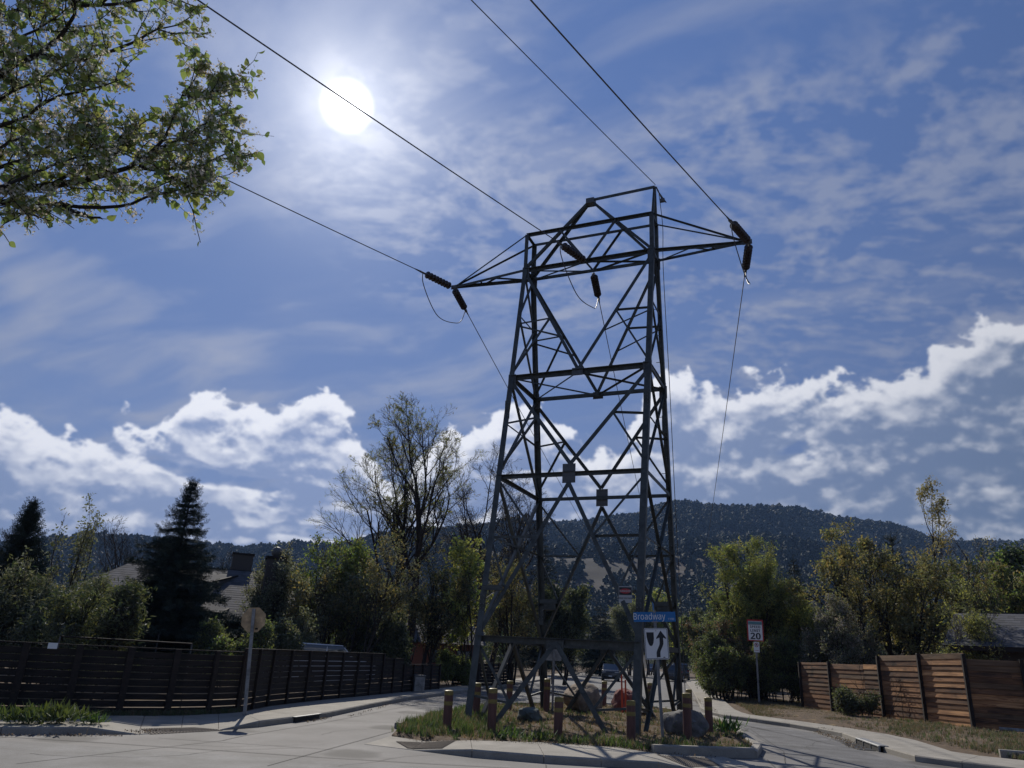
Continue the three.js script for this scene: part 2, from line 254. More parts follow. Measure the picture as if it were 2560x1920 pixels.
function pathPoly(pts, y, uvs = 1 / 3) { const s = new THREE.Shape(pts.map(([x, z]) => new THREE.Vector2(x, -z))); const g = new THREE.ShapeGeometry(s); g.rotateX(-Math.PI / 2); g.translate(0, y, 0); const p = g.attributes.position, u = []; for (let i = 0; i < p.count; i++) u.push(p.getX(i) * uvs, p.getZ(i) * uvs); g.setAttribute('uv', new THREE.Float32BufferAttribute(u, 2)); return g; }
{
  const nudge = (pts, s) => pts.map(([x, z], i) => [x + s * (i > 4 ? 0.5 : 0.2), z - (i <= 4 ? 0.5 : 0)]);
  const poly = [...nudge(leftKerb, -1), ...nudge(rightKerb, 1).reverse(), [60, 26], [-60, 26]];
  structure('road', pathPoly(poly, 0, 1 / 5), M.road, 'pale concrete street surface curving round the island');
  // darker wearing course: the cross street and the lane right of the island
  structure('asphalt_cross_street', pathPoly([[-60, 7], [-30, -3.2], [-16, -10.4], [-8.9, -13.85], [-6.8, -13.75], [-2.9, -13.45], [3, -13.3], [6, -13.6], [10.5, -14.2], [16, -12.4], [30, -6.4], [60, 9], [60, 25.5], [-60, 25.5]], 0.004, 1 / 2.6), M.asphalt, 'grey worn asphalt of the cross street');
  structure('asphalt_side_lane', pathPoly([[6.2, -15.2], [9.1, -16.6], [8.9, -18.2], [9.05, -20], [9.4, -22.1], [9.7, -23.9], [9.6, -25.2], [9.25, -26.6], [8.6, -28.0], [7.95, -29.4], [7.9, -31], [8.1, -33.5], [10.8, -45], [14.7, -62], [18.7, -80], [24, -103], [18, -130], [11.6, -105], [7.1, -80], [3.8, -62], [1.3, -49], [-0.7, -39.3], [0.6, -34], [3, -33.6], [5.6, -33.7], [7.2, -32.4], [8.05, -29.6], [8.15, -27.9], [7.75, -24.9], [7.1, -21.5], [6.6, -18.8]], 0.004, 1 / 2.6), M.asphalt, 'grey asphalt of the lane right of the island');
  // sealant in the slab joints
  const js = structure('slab_joints', null); js.userData.label = 'dark sealed joints between the concrete slabs';
  const joint = (pts, w = 0.018) => { const v = []; for (let i = 0; i + 1 < pts.length; i++) { const [x0, z0] = pts[i], [x1, z1] = pts[i + 1], L = Math.hypot(x1 - x0, z1 - z0), nx = -(z1 - z0) / L * w / 2, nz = (x1 - x0) / L * w / 2, y = 0.008; v.push(x0 + nx, y, z0 + nz, x1 + nx, y, z1 + nz, x1 - nx, y, z1 - nz, x0 + nx, y, z0 + nz, x1 - nx, y, z1 - nz, x0 - nx, y, z0 - nz); } part(js, 'joint', tris(v), M.joint); };
  const rj = rngOf(5); const wob = (a, b, n = 8) => Array.from({ length: n + 1 }, (_, i) => [lerp(a[0], b[0], i / n) + (rj() - 0.5) * 0.012, lerp(a[1], b[1], i / n) + (rj() - 0.5) * 0.012]);
  joint([...wob([-14, -14.6], [-8.53, -14.3], 3), ...wob([-6.75, -14.21], [-2.88, -13.84], 5), ...wob([-1, -13.75], [9, -13.9], 6), ...wob([10, -14], [20, -11], 4)], 0.028);
  joint(wob([-6.6, -11.6], [-5.05, -15.36]).concat(wob([-4.95, -16.3], [-4.14, -19.87]), wob([-3.7, -22.4], [-2.8, -28], 4)));
  joint(wob([-3.4, -12.6], [-2.28, -18.77])); joint(wob([-6.2, -15.25], [-2.88, -14.9])); joint(wob([0.6, -9], [0.95, -14.4]));
  joint(wob([-8.4, -14.3], [-8.9, -10])); joint(wob([5.0, -13.8], [5.7, -17])); joint(wob([7.0, -20.3], [9.4, -19.6])); joint(wob([7.4, -25.3], [10, -24.9])); joint(wob([5.9, -16.5], [6.7, -18.8], 4)); joint(wob([6.7, -18.8], [7.9, -24.9], 5)); joint(wob([-4.2, -20.5], [-1.9, -20.9], 4)); joint(wob([-3.6, -26.5], [-1.2, -27], 4));
  const crack = (x, z, a, L, seed) => { const r = rngOf(seed), pts = [[x, z]]; for (let t = 0; t < L; t += 0.22) { a += (r() - 0.5) * 0.9; x += Math.cos(a) * 0.22; z += Math.sin(a) * 0.22; pts.push([x, z]); } joint(pts, 0.008 + r() * 0.006); };
  crack(-7, -12.6, 0.2, 4.5, 3); crack(-2.4, -13, -1.2, 3, 5); crack(1.5, -12.8, 0.3, 4, 7); crack(-3.6, -17.2, -1.3, 3, 9); crack(7.6, -19.5, -1.4, 4, 11); crack(8.2, -24.5, -1.7, 3, 13); crack(6.5, -15.6, 0.1, 3, 15); crack(-5.5, -14.6, 0.1, 2.6, 17); crack(-2.6, -23.5, -1.4, 3.5, 19);
  joint(wob([3.2, -33.5], [10.5, -74], 10)); joint(wob([-0.8, -40], [9.8, -39], 6)); joint(wob([1.2, -50], [12.2, -49], 6)); joint(wob([4.6, -15], [7.5, -13.9], 4));
}
const slabTops = [];                                     // triangles of every slab top, to stand things on them
function topAt(x, z, y0 = 0) { let y = y0; for (const [a, b, c] of slabTops) { const d = (b[2] - c[2]) * (a[0] - c[0]) + (c[0] - b[0]) * (a[2] - c[2]); const u = ((b[2] - c[2]) * (x - c[0]) + (c[0] - b[0]) * (z - c[2])) / d, v = ((c[2] - a[2]) * (x - c[0]) + (a[0] - c[0]) * (z - c[2])) / d; if (u >= -1e-3 && v >= -1e-3 && u + v <= 1.001) y = Math.max(y, u * a[1] + v * b[1] + (1 - u - v) * c[1]); } return y; }
// a pavement: pairs of [kerb x, z, height, back x, z, height]; cut into slabs with a kerb edge and open joints
function pavement(name, pairs, step, mat, label) {
  const root = structure(name, null, null, label);
  for (let i = 0; i + 1 < pairs.length; i++) {
    const a = pairs[i], b = pairs[i + 1], L = Math.hypot(b[0] - a[0], b[1] - a[1]), n = Math.max(1, Math.round(L / step));
    for (let k = 0; k < n; k++) {
      const g0 = 0.006 / L * n / n, t0 = k / n + g0, t1 = (k + 1) / n - g0, at = (t) => a.map((v, m) => lerp(v, b[m], t)), p = at(t0), q = at(t1);
      const c0 = [p[0], p[2], p[1]], c1 = [q[0], q[2], q[1]], b0 = [p[3], p[5], p[4]], b1 = [q[3], q[5], q[4]];
      const e = 0.025, bev = (c, bk) => { const dx = bk[0] - c[0], dz = bk[2] - c[2], l = Math.hypot(dx, dz); return [[c[0], Math.max(-0.01, c[1] - e), c[2]], [c[0] + dx / l * e, c[1], c[2] + dz / l * e]]; };
      const [f0, t0p] = bev(c0, b0), [f1, t1p] = bev(c1, b1), dn = (v) => [v[0], -0.03, v[2]], v = [];
      const quad = (A, B, C, D) => v.push(...A, ...B, ...C, ...A, ...C, ...D);
      quad(t0p, t1p, b1, b0); quad(f0, f1, t1p, t0p); quad(dn(c0), dn(c1), f1, f0); quad(dn(b0), b0, b1, dn(b1)); quad(dn(c0), f0, t0p, dn(t0p)); quad(dn(t0p), t0p, b0, dn(b0)); quad(dn(c1), dn(t1p), t1p, f1); quad(dn(t1p), dn(b1), b1, t1p);
      slabTops.push([t0p, t1p, b1], [t0p, b1, b0]);
      const gm = tris(v); gm.index || 0; part(root, 'slab', boxUV(flipUp(gm), 0.5), mat);
    }
  }
  return root;
}
function flipUp(g) {            // make sure the top faces look up
  const p = g.attributes.position; g.computeVertexNormals();
  if (g.attributes.normal.getY(0) < 0) { for (let i = 0; i < p.count; i += 3) { const x = p.getX(i + 1), y = p.getY(i + 1), z = p.getZ(i + 1); p.setXYZ(i + 1, p.getX(i + 2), p.getY(i + 2), p.getZ(i + 2)); p.setXYZ(i + 2, x, y, z); } g.computeVertexNormals(); }
  return g;
}
const hC = 0.13;
pavement('pavement_left', [[-16, -11.2, hC, -16.8, -12.9, hC], [-10.4, -13.75, hC, -11.1, -15.2, hC], [-8.69, -14.55, hC, -9.2, -16.6, hC], [-7.5, -15.2, hC, -8.35, -17.5, hC], [-6.73, -15.6, 0.012, -7.7, -18.0, hC], [-6.2, -16.3, 0.012, -7.05, -18.5, hC], [-5.7, -17.0, 0.012, -6.5, -19.2, hC], [-5.2, -18.1, hC, -6.2, -20.0, hC], [-4.77, -19.71, hC, -6.2, -21.2, hC], [-4.41, -21.22, hC, -6.15, -22.4, hC], [-3.94, -25.45, hC, -5.55, -25.9, hC], [-3.26, -30.29, hC, -4.45, -30.6, hC], [-2.37, -34.43, hC, -3.5, -34.8, hC], [-1.35, -39.3, hC, -2.4, -39.8, hC], [0.7, -49, hC, -0.9, -49.5, hC], [3.2, -62, hC, 1.6, -62.4, hC], [6.5, -80, hC, 4.9, -80.3, hC], [11, -105, hC, 9.4, -105.3, hC]], 1.6, M.walk, 'pale concrete pavement along the dark slat fence');
pavement('pavement_right', [[16, -13.6, hC, 16.8, -15.4, hC], [11.2, -16.2, hC, 12.4, -18.0, hC], [10.0, -17.4, hC, 11.3, -18.9, hC], [9.42, -18.2, hC, 11.05, -19.6, hC], [9.57, -19.9, hC, 11.3, -20.6, hC], [9.92, -22.0, hC, 11.7, -22.5, hC], [10.28, -23.9, hC, 11.75, -24.2, hC], [10.15, -25.3, hC, 11.4, -25.9, hC], [9.8, -26.8, hC, 10.9, -27.5, hC], [9.2, -28.3, hC, 10.2, -29.2, hC], [8.5, -29.6, hC, 9.65, -30.5, hC], [8.35, -31.0, hC, 9.75, -31.8, hC], [8.6, -33.5, hC, 10.1, -33.9, hC], [11.3, -45, hC, 12.8, -45.4, hC], [15.2, -62, hC, 16.8, -62.4, hC], [19.2, -80, hC, 20.8, -80.4, hC], [24.5, -103, hC, 26, -103.4, hC]], 1.7, M.walk, 'pale concrete pavement along the cedar fence side');
pavement('island_pavement', [[-2.5, -15.95, 0.008, -2.2, -17.6, 0.012], [-1.5, -15.45, 0.01, -1.35, -16.75, 0.03], [-0.37, -14.92, hC, -0.45, -16.4, hC], [0.92, -14.63, hC, 0.9, -16.7, hC], [2.95, -14.55, hC, 2.5, -16.55, hC], [3.7, -14.75, 0.012, 3.3, -16.65, 0.05], [5.1, -15.9, 0.01, 4.75, -16.9, 0.03]], 1.35, M.walk, 'pale concrete pavement across the front of the island');
// island of soil with a kerb round it
const islandOut = [[-2.2, -17.65], [-1.35, -16.8], [-0.45, -16.45], [0.9, -16.75], [2.5, -16.6], [3.3, -16.75], [4.75, -17.0], [5.45, -17.15], [6.1, -18.8], [6.62, -21.59], [7.28, -24.97], [7.68, -28.05], [7.55, -29.7], [6.61, -32.3], [5.4, -33.1], [4.0, -32.9], [2.4, -31.6], [0.69, -29.82], [-0.39, -28.19], [-0.9, -26.14], [-1.62, -22.9], [-2.27, -19.4]];
const islandC = [2.6, -23.6];
function islandH(x, z) {       // soil height
  let m = 1e9; for (let i = 0; i < islandOut.length; i++) { const a = islandOut[i], b = islandOut[(i + 1) % islandOut.length], dx = b[0] - a[0], dz = b[1] - a[1], t = clamp(((x - a[0]) * dx + (z - a[1]) * dz) / (dx * dx + dz * dz)); m = Math.min(m, Math.hypot(x - a[0] - dx * t, z - a[1] - dz * t)); }
  return 0.1 + 0.05 * smooth(0, 2, m) + fbm(x * 0.9, z * 0.9, 2.2, 4) * 0.12 * smooth(0, 0.8, m);
}
function inPoly(poly, x, z) { let c = false; for (let i = 0, j = poly.length - 1; i < poly.length; j = i++) { const [xi, zi] = poly[i], [xj, zj] = poly[j]; if ((zi > z) !== (zj > z) && x < (xj - xi) * (z - zi) / (zj - zi) + xi) c = !c; } return c; }
{
  const rim = []; for (let i = 0; i < islandOut.length; i++) { const a = islandOut[i], b = islandOut[(i + 1) % islandOut.length]; const n = Math.max(2, Math.round(Math.hypot(b[0] - a[0], b[1] - a[1]) / 0.35)); for (let k = 0; k < n; k++) rim.push([lerp(a[0], b[0], k / n), lerp(a[1], b[1], k / n)]); }
  const R = 26, v = [], u = [], idx = [], n = rim.length;
  for (let r = 0; r <= R; r++) for (const [x0, z0] of rim) { const t = r / R, x = lerp(x0, islandC[0], t), z = lerp(z0, islandC[1], t); v.push(x, r === 0 ? 0.02 : islandH(x, z), z); u.push(x / 1.6, z / 1.6); }
  for (let r = 0; r < R; r++) for (let i = 0; i < n; i++) { const a = r * n + i, b = r * n + (i + 1) % n; idx.push(a, b, a + n, b, b + n, a + n); }
  const g = new THREE.BufferGeometry(); g.setAttribute('position', new THREE.Float32BufferAttribute(v, 3)); g.setAttribute('uv', new THREE.Float32BufferAttribute(u, 2)); g.setIndex(idx); g.computeVertexNormals(); if (g.attributes.normal.getY(n * 5) < 0) { g.setIndex(idx.map((_, i) => idx[i - (i % 3) + [0, 2, 1][i % 3]])); g.computeVertexNormals(); }
  structure('island_soil', g, M.soil, 'dry soil and litter of the island under the tower');
  // kerb stones round sides and back
  const kr = structure('island_kerb', null, null, 'concrete kerb round the island');
  for (let i = 5; i < islandOut.length - 1; i++) { const a = islandOut[i], b = islandOut[i + 1], L = Math.hypot(b[0] - a[0], b[1] - a[1]), m = Math.max(1, Math.round(L / 1.4)); for (let k = 0; k < m; k++) { const p = [lerp(a[0], b[0], k / m), lerp(a[1], b[1], k / m)], q = [lerp(a[0], b[0], (k + 1) / m), lerp(a[1], b[1], (k + 1) / m)], l = Math.hypot(q[0] - p[0], q[1] - p[1]); const hh = i < 7 ? 0.2 : i > 18 ? 0.13 : 0.15; const g2 = bevelBox(l + 0.05, hh + 0.02, 0.2, 0.025, 0, hh / 2 - 0.01, 0); g2.rotateY(-Math.atan2(q[1] - p[1], q[0] - p[0])); g2.translate((p[0] + q[0]) / 2, 0, (p[1] + q[1]) / 2); part(kr, 'kerb_stone', boxUV(g2, 0.5), M.walk); } }
}
// gutters along the kerbs, a lighter pan of concrete
// raised verge behind the right pavement, up to the fence
{
  const nx = 40, nz = 60, v = [], u = [], idx = [];
  const back = (z) => { const p = [[-14, 15], [-18, 11.6], [-20.6, 11.2], [-24.2, 11.65], [-27.5, 10.8], [-30.5, 9.55], [-33.9, 10.0], [-45.4, 12.7], [-62, 16.7], [-80, 20.7]]; for (let i = 1; i < p.length; i++) if (z >= p[i][0]) return lerp(p[i - 1][1], p[i][1], (z - p[i - 1][0]) / (p[i][0] - p[i - 1][0])); return 20.7; };
  for (let j = 0; j <= nz; j++) for (let i = 0; i <= nx; i++) { const z = lerp(-14, -80, j / nz), x0 = back(z) - 0.12, x = x0 + (i / nx) ** 1.5 * 16; const y = 0.07 + 0.16 * smooth(0, 3, x - x0) * smooth(-46, -26, z) + fbm(x * 0.7, z * 0.7, 5, 4) * 0.14 * smooth(0, 1.0, x - x0 - 0.05); v.push(x, y, z); u.push(x / 1.6, z / 1.6); }
  for (let j = 0; j < nz; j++) for (let i = 0; i < nx; i++) { const a = j * (nx + 1) + i; idx.push(a, a + 1, a + nx + 1, a + 1, a + nx + 2, a + nx + 1); }
  const g = new THREE.BufferGeometry(); g.setAttribute('position', new THREE.Float32BufferAttribute(v, 3)); g.setAttribute('uv', new THREE.Float32BufferAttribute(u, 2)); g.setIndex(idx); g.computeVertexNormals();
  structure('verge_right', g, M.soil, 'dry soil verge between pavement and cedar fence');
}
{ // soil behind the left pavement and under the fence
  const pts = [[-16.8, -12.9], [-11.1, -15.2], [-9.2, -16.6], [-8.35, -17.5], [-7.7, -18.0], [-7.05, -18.5], [-6.5, -19.2], [-6.2, -20], [-6.2, -21.2], [-6.15, -22.4], [-5.55, -25.9], [-4.45, -30.6], [-3.5, -34.8], [-2.4, -39.8], [-0.9, -49.5], [1.6, -62.4], [-40, -62], [-40, -10]];
  structure('yard_left', pathPoly(pts.map(([x, z], i) => [x + (i < 16 ? 0.06 : 0), z + (i < 3 ? 0.06 : 0)]), 0.105, 1 / 1.7), M.soil, 'soil of the yard behind the slat fence');
}

// ------------------------------------------------------------------ lattice transmission tower
const TP = [2.531, 0, -23.084], TY = -0.41;
const tower = thing('transmission_tower', 'tall grey steel lattice power tower standing on the kerbed island', 'power tower', TP, TY);
const U = (h) => lerp(2.254, 2.314, Math.min(h, 14.84) / 14.84), Wd = (h) => lerp(2.937, 0.374, Math.min(h, 14.84) / 14.84);
const L1 = 2.2, L2 = 6.92, L3 = 10.4, L4 = 14.84, L5 = 16.3, L6 = 17.55;
const leg = (su, sw, h) => V(su * U(h), h, -sw * Wd(h));          // local z points at the viewer, so depth is minus z
const node = (su, sw, h) => leg(su, sw, h);
const bar = (name, p, q, w, hint, flip) => part(tower, name, angleBar(p, q, w, hint, Math.max(0.008, w * 0.1), flip), M.steel);
for (const su of [-1, 1]) for (const sw of [-1, 1]) {
  const hint = V(-su, 0, 0);
  bar('leg', leg(su, sw, -0.3), leg(su, sw, L1 + 0.05), 0.2, hint, su * sw); bar('leg', leg(su, sw, L1 - 0.15), leg(su, sw, L3 + 0.2), 0.18, hint, su * sw); bar('leg', leg(su, sw, L3 - 0.1), leg(su, sw, L4 + 0.1), 0.16, hint, su * sw);
  bar('leg', leg(su, sw, L4), leg(su, sw, L5), 0.14, hint, su * sw);
  // splice plates with bolt heads where the leg sections meet
  for (const h of [L1 + 0.9, L3 - 1.2]) { const p = leg(su, sw, h); const pl = part(tower, 'splice_plate', bevelBox(0.17, 0.62, 0.03, 0.004, p.x - su * 0.03, p.y, p.z + 0.07), M.steel); const bl = []; for (let k = -2; k <= 2; k++) for (const dx of [-0.045, 0.045]) { const b = new THREE.CylinderGeometry(0.018, 0.018, 0.03, 6); b.rotateX(Math.PI / 2); b.translate(p.x - su * 0.03 + dx, p.y + k * 0.11, p.z + 0.09); bl.push(b); } part(pl, 'bolts', merged(bl), M.steelDark).userData.kind = 'stuff'; }
  // concrete footing
  const p0 = leg(su, sw, 0); part(tower, 'footing', new THREE.CylinderGeometry(0.2, 0.24, 0.3, 14).translate(p0.x, -0.03, p0.z), M.walk);
}
const mid = (a, b, t = 0.5) => a.clone().lerp(b, t);
// front and back faces: K panels with redundant bars
for (const sw of [-1, 1]) {
  const hint = V(0, 0, sw);          // flange towards the outside
  const N = (su, h) => node(su, sw, h), C = (h) => V(0, h, -sw * Wd(h));
  for (const [h, w] of [[L1, 0.16], [L2, 0.12], [L3, 0.15], [L4, 0.13]]) bar('horizontal_beam', N(-1, h), N(1, h), w, V(0, -1, 0), sw);
  bar('horizontal_beam', N(-1, L5), N(1, L5), 0.11, V(0, -1, 0), sw);
  for (const su of [-1, 1]) {
    bar('diagonal_brace', C(L1 - 0.05), N(su, -0.95), 0.13, hint);
    const dg = (t) => mid(C(L1 - 0.05), N(su, -0.95), t);
    bar('secondary_brace', N(su, L1 - 0.1), dg(0.5), 0.07, hint); bar('secondary_brace', N(su, 0.72), dg(0.5), 0.06, hint);
    bar('diagonal_brace', C(L2 - 0.3), N(su, L1 + 0.1), 0.12, hint);
    const d2 = (t) => mid(C(L2 - 0.3), N(su, L1 + 0.1), t);
    bar('secondary_brace', N(su, lerp(L2, L1, 0.4)), d2(0.37), 0.07, V(0, -1, 0)); bar('secondary_brace', N(su, L2 - 0.1), d2(0.37), 0.065, hint);
    bar('secondary_brace', N(su, lerp(L2, L1, 0.72)), d2(0.72), 0.07, V(0, -1, 0)); bar('secondary_brace', N(su, lerp(L2, L1, 0.41)), d2(0.72), 0.06, hint);
    bar('diagonal_brace', N(su, L3 - 0.15), C(L2 + 0.3), 0.12, hint);
    const d3 = (t) => mid(N(su, L3 - 0.15), C(L2 + 0.3), t);
    bar('secondary_brace', N(su, lerp(L3, L2, 0.48)), d3(0.46), 0.065, V(0, -1, 0)); bar('secondary_brace', N(su, L2 + 0.25), d3(0.46), 0.065, hint);
    bar('diagonal_brace', N(su, L4 - 0.1), C(L3 + 0.06), 0.11, hint);
    const d4 = (t) => mid(N(su, L4 - 0.1), C(L3 + 0.06), t);
    bar('secondary_brace', N(su, lerp(L4, L3, 0.52)), d4(0.5), 0.06, V(0, -1, 0)); bar('secondary_brace', N(su, L3 + 0.15), d4(0.5), 0.06, hint); bar('secondary_brace', N(su, lerp(L4, L3, 0.54)), d4(0.68), 0.05, hint);
    // beam truss and the four bars up to the peak
    bar('peak_brace', N(su, L4 + 0.05), V(0, L6, 0), 0.1, hint);
    const onPeak = mid(N(su, L4), V(0, L6, 0), 0.55);
    bar('secondary_brace', C(L4), V(onPeak.x, L5, -sw * Wd(L5)), 0.07, hint);
  }
  part(tower, 'gusset_plate', bevelBox(0.40, 0.58, 0.03, 0.004, 0, L2, C(L2).z - sw * 0.03), M.steelDark);
  part(tower, 'gusset_plate', bevelBox(0.36, 0.26, 0.03, 0.004, 0, L3 - 0.02, C(L3).z - sw * 0.04), M.steelDark);
  part(tower, 'gusset_plate', bevelBox(0.5, 0.24, 0.03, 0.004, 0, L1 - 0.1, C(L1).z - sw * 0.04), M.steel);
  for (const su of [-1, 1]) for (const h of [L3, L4]) part(tower, 'gusset_plate', bevelBox(0.26, 0.44, 0.03, 0.004, N(su, h).x - su * 0.04, h - 0.12, N(su, h).z - sw * 0.03), M.steelDark);
}
// bolt heads on every gusset plate
for (const pl of tower.children.filter((o) => o.name === 'gusset_plate')) { pl.geometry.computeBoundingBox(); const b = pl.geometry.boundingBox, c = b.getCenter(V(0, 0, 0)), w = b.max.x - b.min.x, h = b.max.y - b.min.y, gs = []; for (const u of [-0.36, -0.12, 0.12, 0.36]) for (const v of [-0.38, -0.13, 0.13, 0.38]) for (const z of [b.min.z - 0.008, b.max.z + 0.008]) gs.push(new THREE.CylinderGeometry(0.014, 0.014, 0.02, 6).rotateX(Math.PI / 2).translate(c.x + u * w, c.y + v * h, z)); part(pl, 'bolts', merged(gs), M.steel).userData.kind = 'stuff'; }
// side faces
for (const su of [-1, 1]) {
  const hint = V(su, 0, 0), N = (sw, h) => node(su, sw, h), C = (h) => V(su * U(h), h, 0);
  for (const [h, w] of [[L1, 0.14], [L2, 0.11], [L3, 0.11], [L4, 0.1], [L5, 0.08]]) bar('horizontal_beam', N(-1, h), N(1, h), w, V(0, -1, 0), su);
  for (const sw of [-1, 1]) {
    bar('diagonal_brace', C(L1 - 0.05), N(sw, -0.95), 0.1, hint); const dg = (t) => mid(C(L1 - 0.05), N(sw, -0.95), t);
    bar('secondary_brace', N(sw, L1 - 0.1), dg(0.5), 0.06, hint); bar('secondary_brace', N(sw, 0.72), dg(0.5), 0.055, hint);
    bar('side_brace', N(sw, L2 - 0.1), N(-sw, L1 + 0.1), 0.085, hint); bar('side_brace', N(sw, L3 - 0.1), N(-sw, L2 + 0.1), 0.075, hint);
    const x = (L3 + L4) / 2 + 0.25; bar('side_brace', N(sw, L4 - 0.1), N(-sw, x), 0.06, hint); bar('side_brace', N(sw, x), N(-sw, L3 + 0.1), 0.06, hint);
    bar('secondary_brace', N(sw, lerp(L2, L1, 0.4)), mid(N(-1, lerp(L2, L1, 0.4)), N(1, lerp(L2, L1, 0.4)), 0.5), 0.055, V(0, -1, 0)); bar('secondary_brace', N(sw, lerp(L3, L2, 0.48)), mid(N(-1, lerp(L3, L2, 0.48)), N(1, lerp(L3, L2, 0.48)), 0.5), 0.05, V(0, -1, 0));
  }
  bar('secondary_brace', N(-1, (L3 + L4) / 2 + 0.25), N(1, (L3 + L4) / 2 + 0.25), 0.05, V(0, -1, 0));
  // crossarm: two lower chords, two upper ties, lacing
  const tip = V(su * 5.26, L4 - 0.02, 0);
  for (const sw of [-1, 1]) { bar('crossarm_chord', N(sw, L4), tip, 0.1, V(0, -1, 0), sw); bar('crossarm_tie', N(sw, L5), tip.clone().add(V(0, 0.05, 0)), 0.055, V(0, -1, 0), sw); }
  const ca = mid(N(-1, L4), tip, 0.38), cb = mid(N(1, L4), tip, 0.62); bar('secondary_brace', ca, cb, 0.05, V(0, -1, 0)); bar('secondary_brace', mid(N(1, L4), tip, 0.05), mid(N(-1, L4), tip, 0.45), 0.05, V(0, -1, 0)); bar('secondary_brace', mid(N(1, L4), tip, 0.66), mid(N(-1, L4), tip, 0.64), 0.05, V(0, -1, 0));
  part(tower, 'tip_plate', bevelBox(0.3, 0.16, 0.05, 0.006, tip.x + su * 0.08, tip.y, 0), M.steelDark);
  // plan bracing
  for (const h of [L4, L3]) for (const sw of [-1, 1]) bar('plan_brace', N(sw, h - 0.02), V(0, h - 0.03, sw * Wd(h)), 0.055, V(0, -1, 0));
}
// earth-wire peak: post above the right legs and the bar across to the centre
bar('peak_bar', V(0, L6, 0), V(2.35, L6 + 0.06, 0), 0.12, V(0, -1, 0));
bar('peak_post', V(2.314, L5 - 0.1, 0.3), V(2.35, L6 + 0.06, 0), 0.1, V(-1, 0, 0)); bar('peak_post', V(2.314, L5 - 0.1, -0.3), V(2.35, L6 + 0.06, 0), 0.1, V(-1, 0, 0), -1);
part(tower, 'earth_wire_clamp', merged([rod(V(2.4, L6 + 0.05, 0), V(2.6, L6 - 0.5, -0.05), 0.025), box(0.16, 0.12, 0.1, 2.6, L6 - 0.52, -0.05), rod(V(2.44, L6 - 0.1, 0), V(2.72, L6 - 0.6, -0.1), 0.02)]), M.steelDark);
part(tower, 'peak_plate', bevelBox(0.3, 0.22, 0.3, 0.01, 0, L6 - 0.08, 0), M.steelDark);
// earth lead down the far right leg, climbing pegs on it
part(tower, 'earth_lead', tube([V(2.45, L6, -0.15), V(2.5, L5, -0.5), V(2.48, L4, -0.52), V(2.46, L3, -Wd(L3) - 0.14), V(2.42, L2, -Wd(L2) - 0.16), V(2.4, L1, -Wd(L1) - 0.16), V(2.38, 0.1, -Wd(0) - 0.16)], 0.012, 5, 60), M.wire);
for (let k = 0; k < 24; k++) { const h = L1 + 2.2 + k * 0.46, p = leg(1, 1, h); part(tower, 'climbing_peg', rod(p, p.clone().add(k % 2 ? V(-0.22, 0, 0) : V(0, 0, 0.2)), 0.012, 5), M.steelDark); }
// anti-climb brackets above head height
{ const h = 3.6; for (const [su, sw] of [[-1, -1], [-1, 1], [1, 1]]) { const p = leg(su, sw, h); const tr = part(tower, 'guard_bracket', merged([box(0.62, 0.02, 0.3, p.x - su * 0.32, h, p.z), box(0.62, 0.14, 0.02, p.x - su * 0.32, h - 0.06, p.z + 0.15)]), M.steel); part(tr, 'bracket_stay', merged([rod(V(p.x - su * 0.05, h - 0.35, p.z), V(p.x - su * 0.6, h, p.z), 0.015, 5)]), M.galv); if (su === 1 || sw === 1) part(tr, 'guard_box', bevelBox(0.4, 0.26, 0.24, 0.01, p.x - su * 0.36, h - 0.2, p.z), M.steel); } }
// warning notice fixed to the front face
{ const z = Wd(3.5) + 0.08, hold = part(tower, 'danger_notice', bevelBox(0.36, 0.42, 0.01, 0.002, 1.86, 3.42, z), M.noticeWhite, 'black red and white danger notice');
  part(hold, 'notice_header', bevelBox(0.34, 0.2, 0.008, 0.002, 1.86, 3.51, z + 0.008), M.signBlack); const ov = new THREE.CylinderGeometry(0.075, 0.075, 0.004, 24); ov.rotateX(Math.PI / 2); ov.scale(1.95, 0.85, 1); ov.translate(1.86, 3.51, z + 0.015); part(hold, 'red_oval', ov, M.signRed);
  part(hold, 'lettering', text('DANGER', 0.055, fontBold).translate(1.86, 3.51, z + 0.018), M.noticeWhite); part(hold, 'lettering', text('HIGH VOLTAGE', 0.036, fontBold).translate(1.86, 3.33, z + 0.006), M.signBlack); }
tower.updateMatrixWorld(true);
const tw = (u, h, d) => tower.localToWorld(V(u, h, -d));

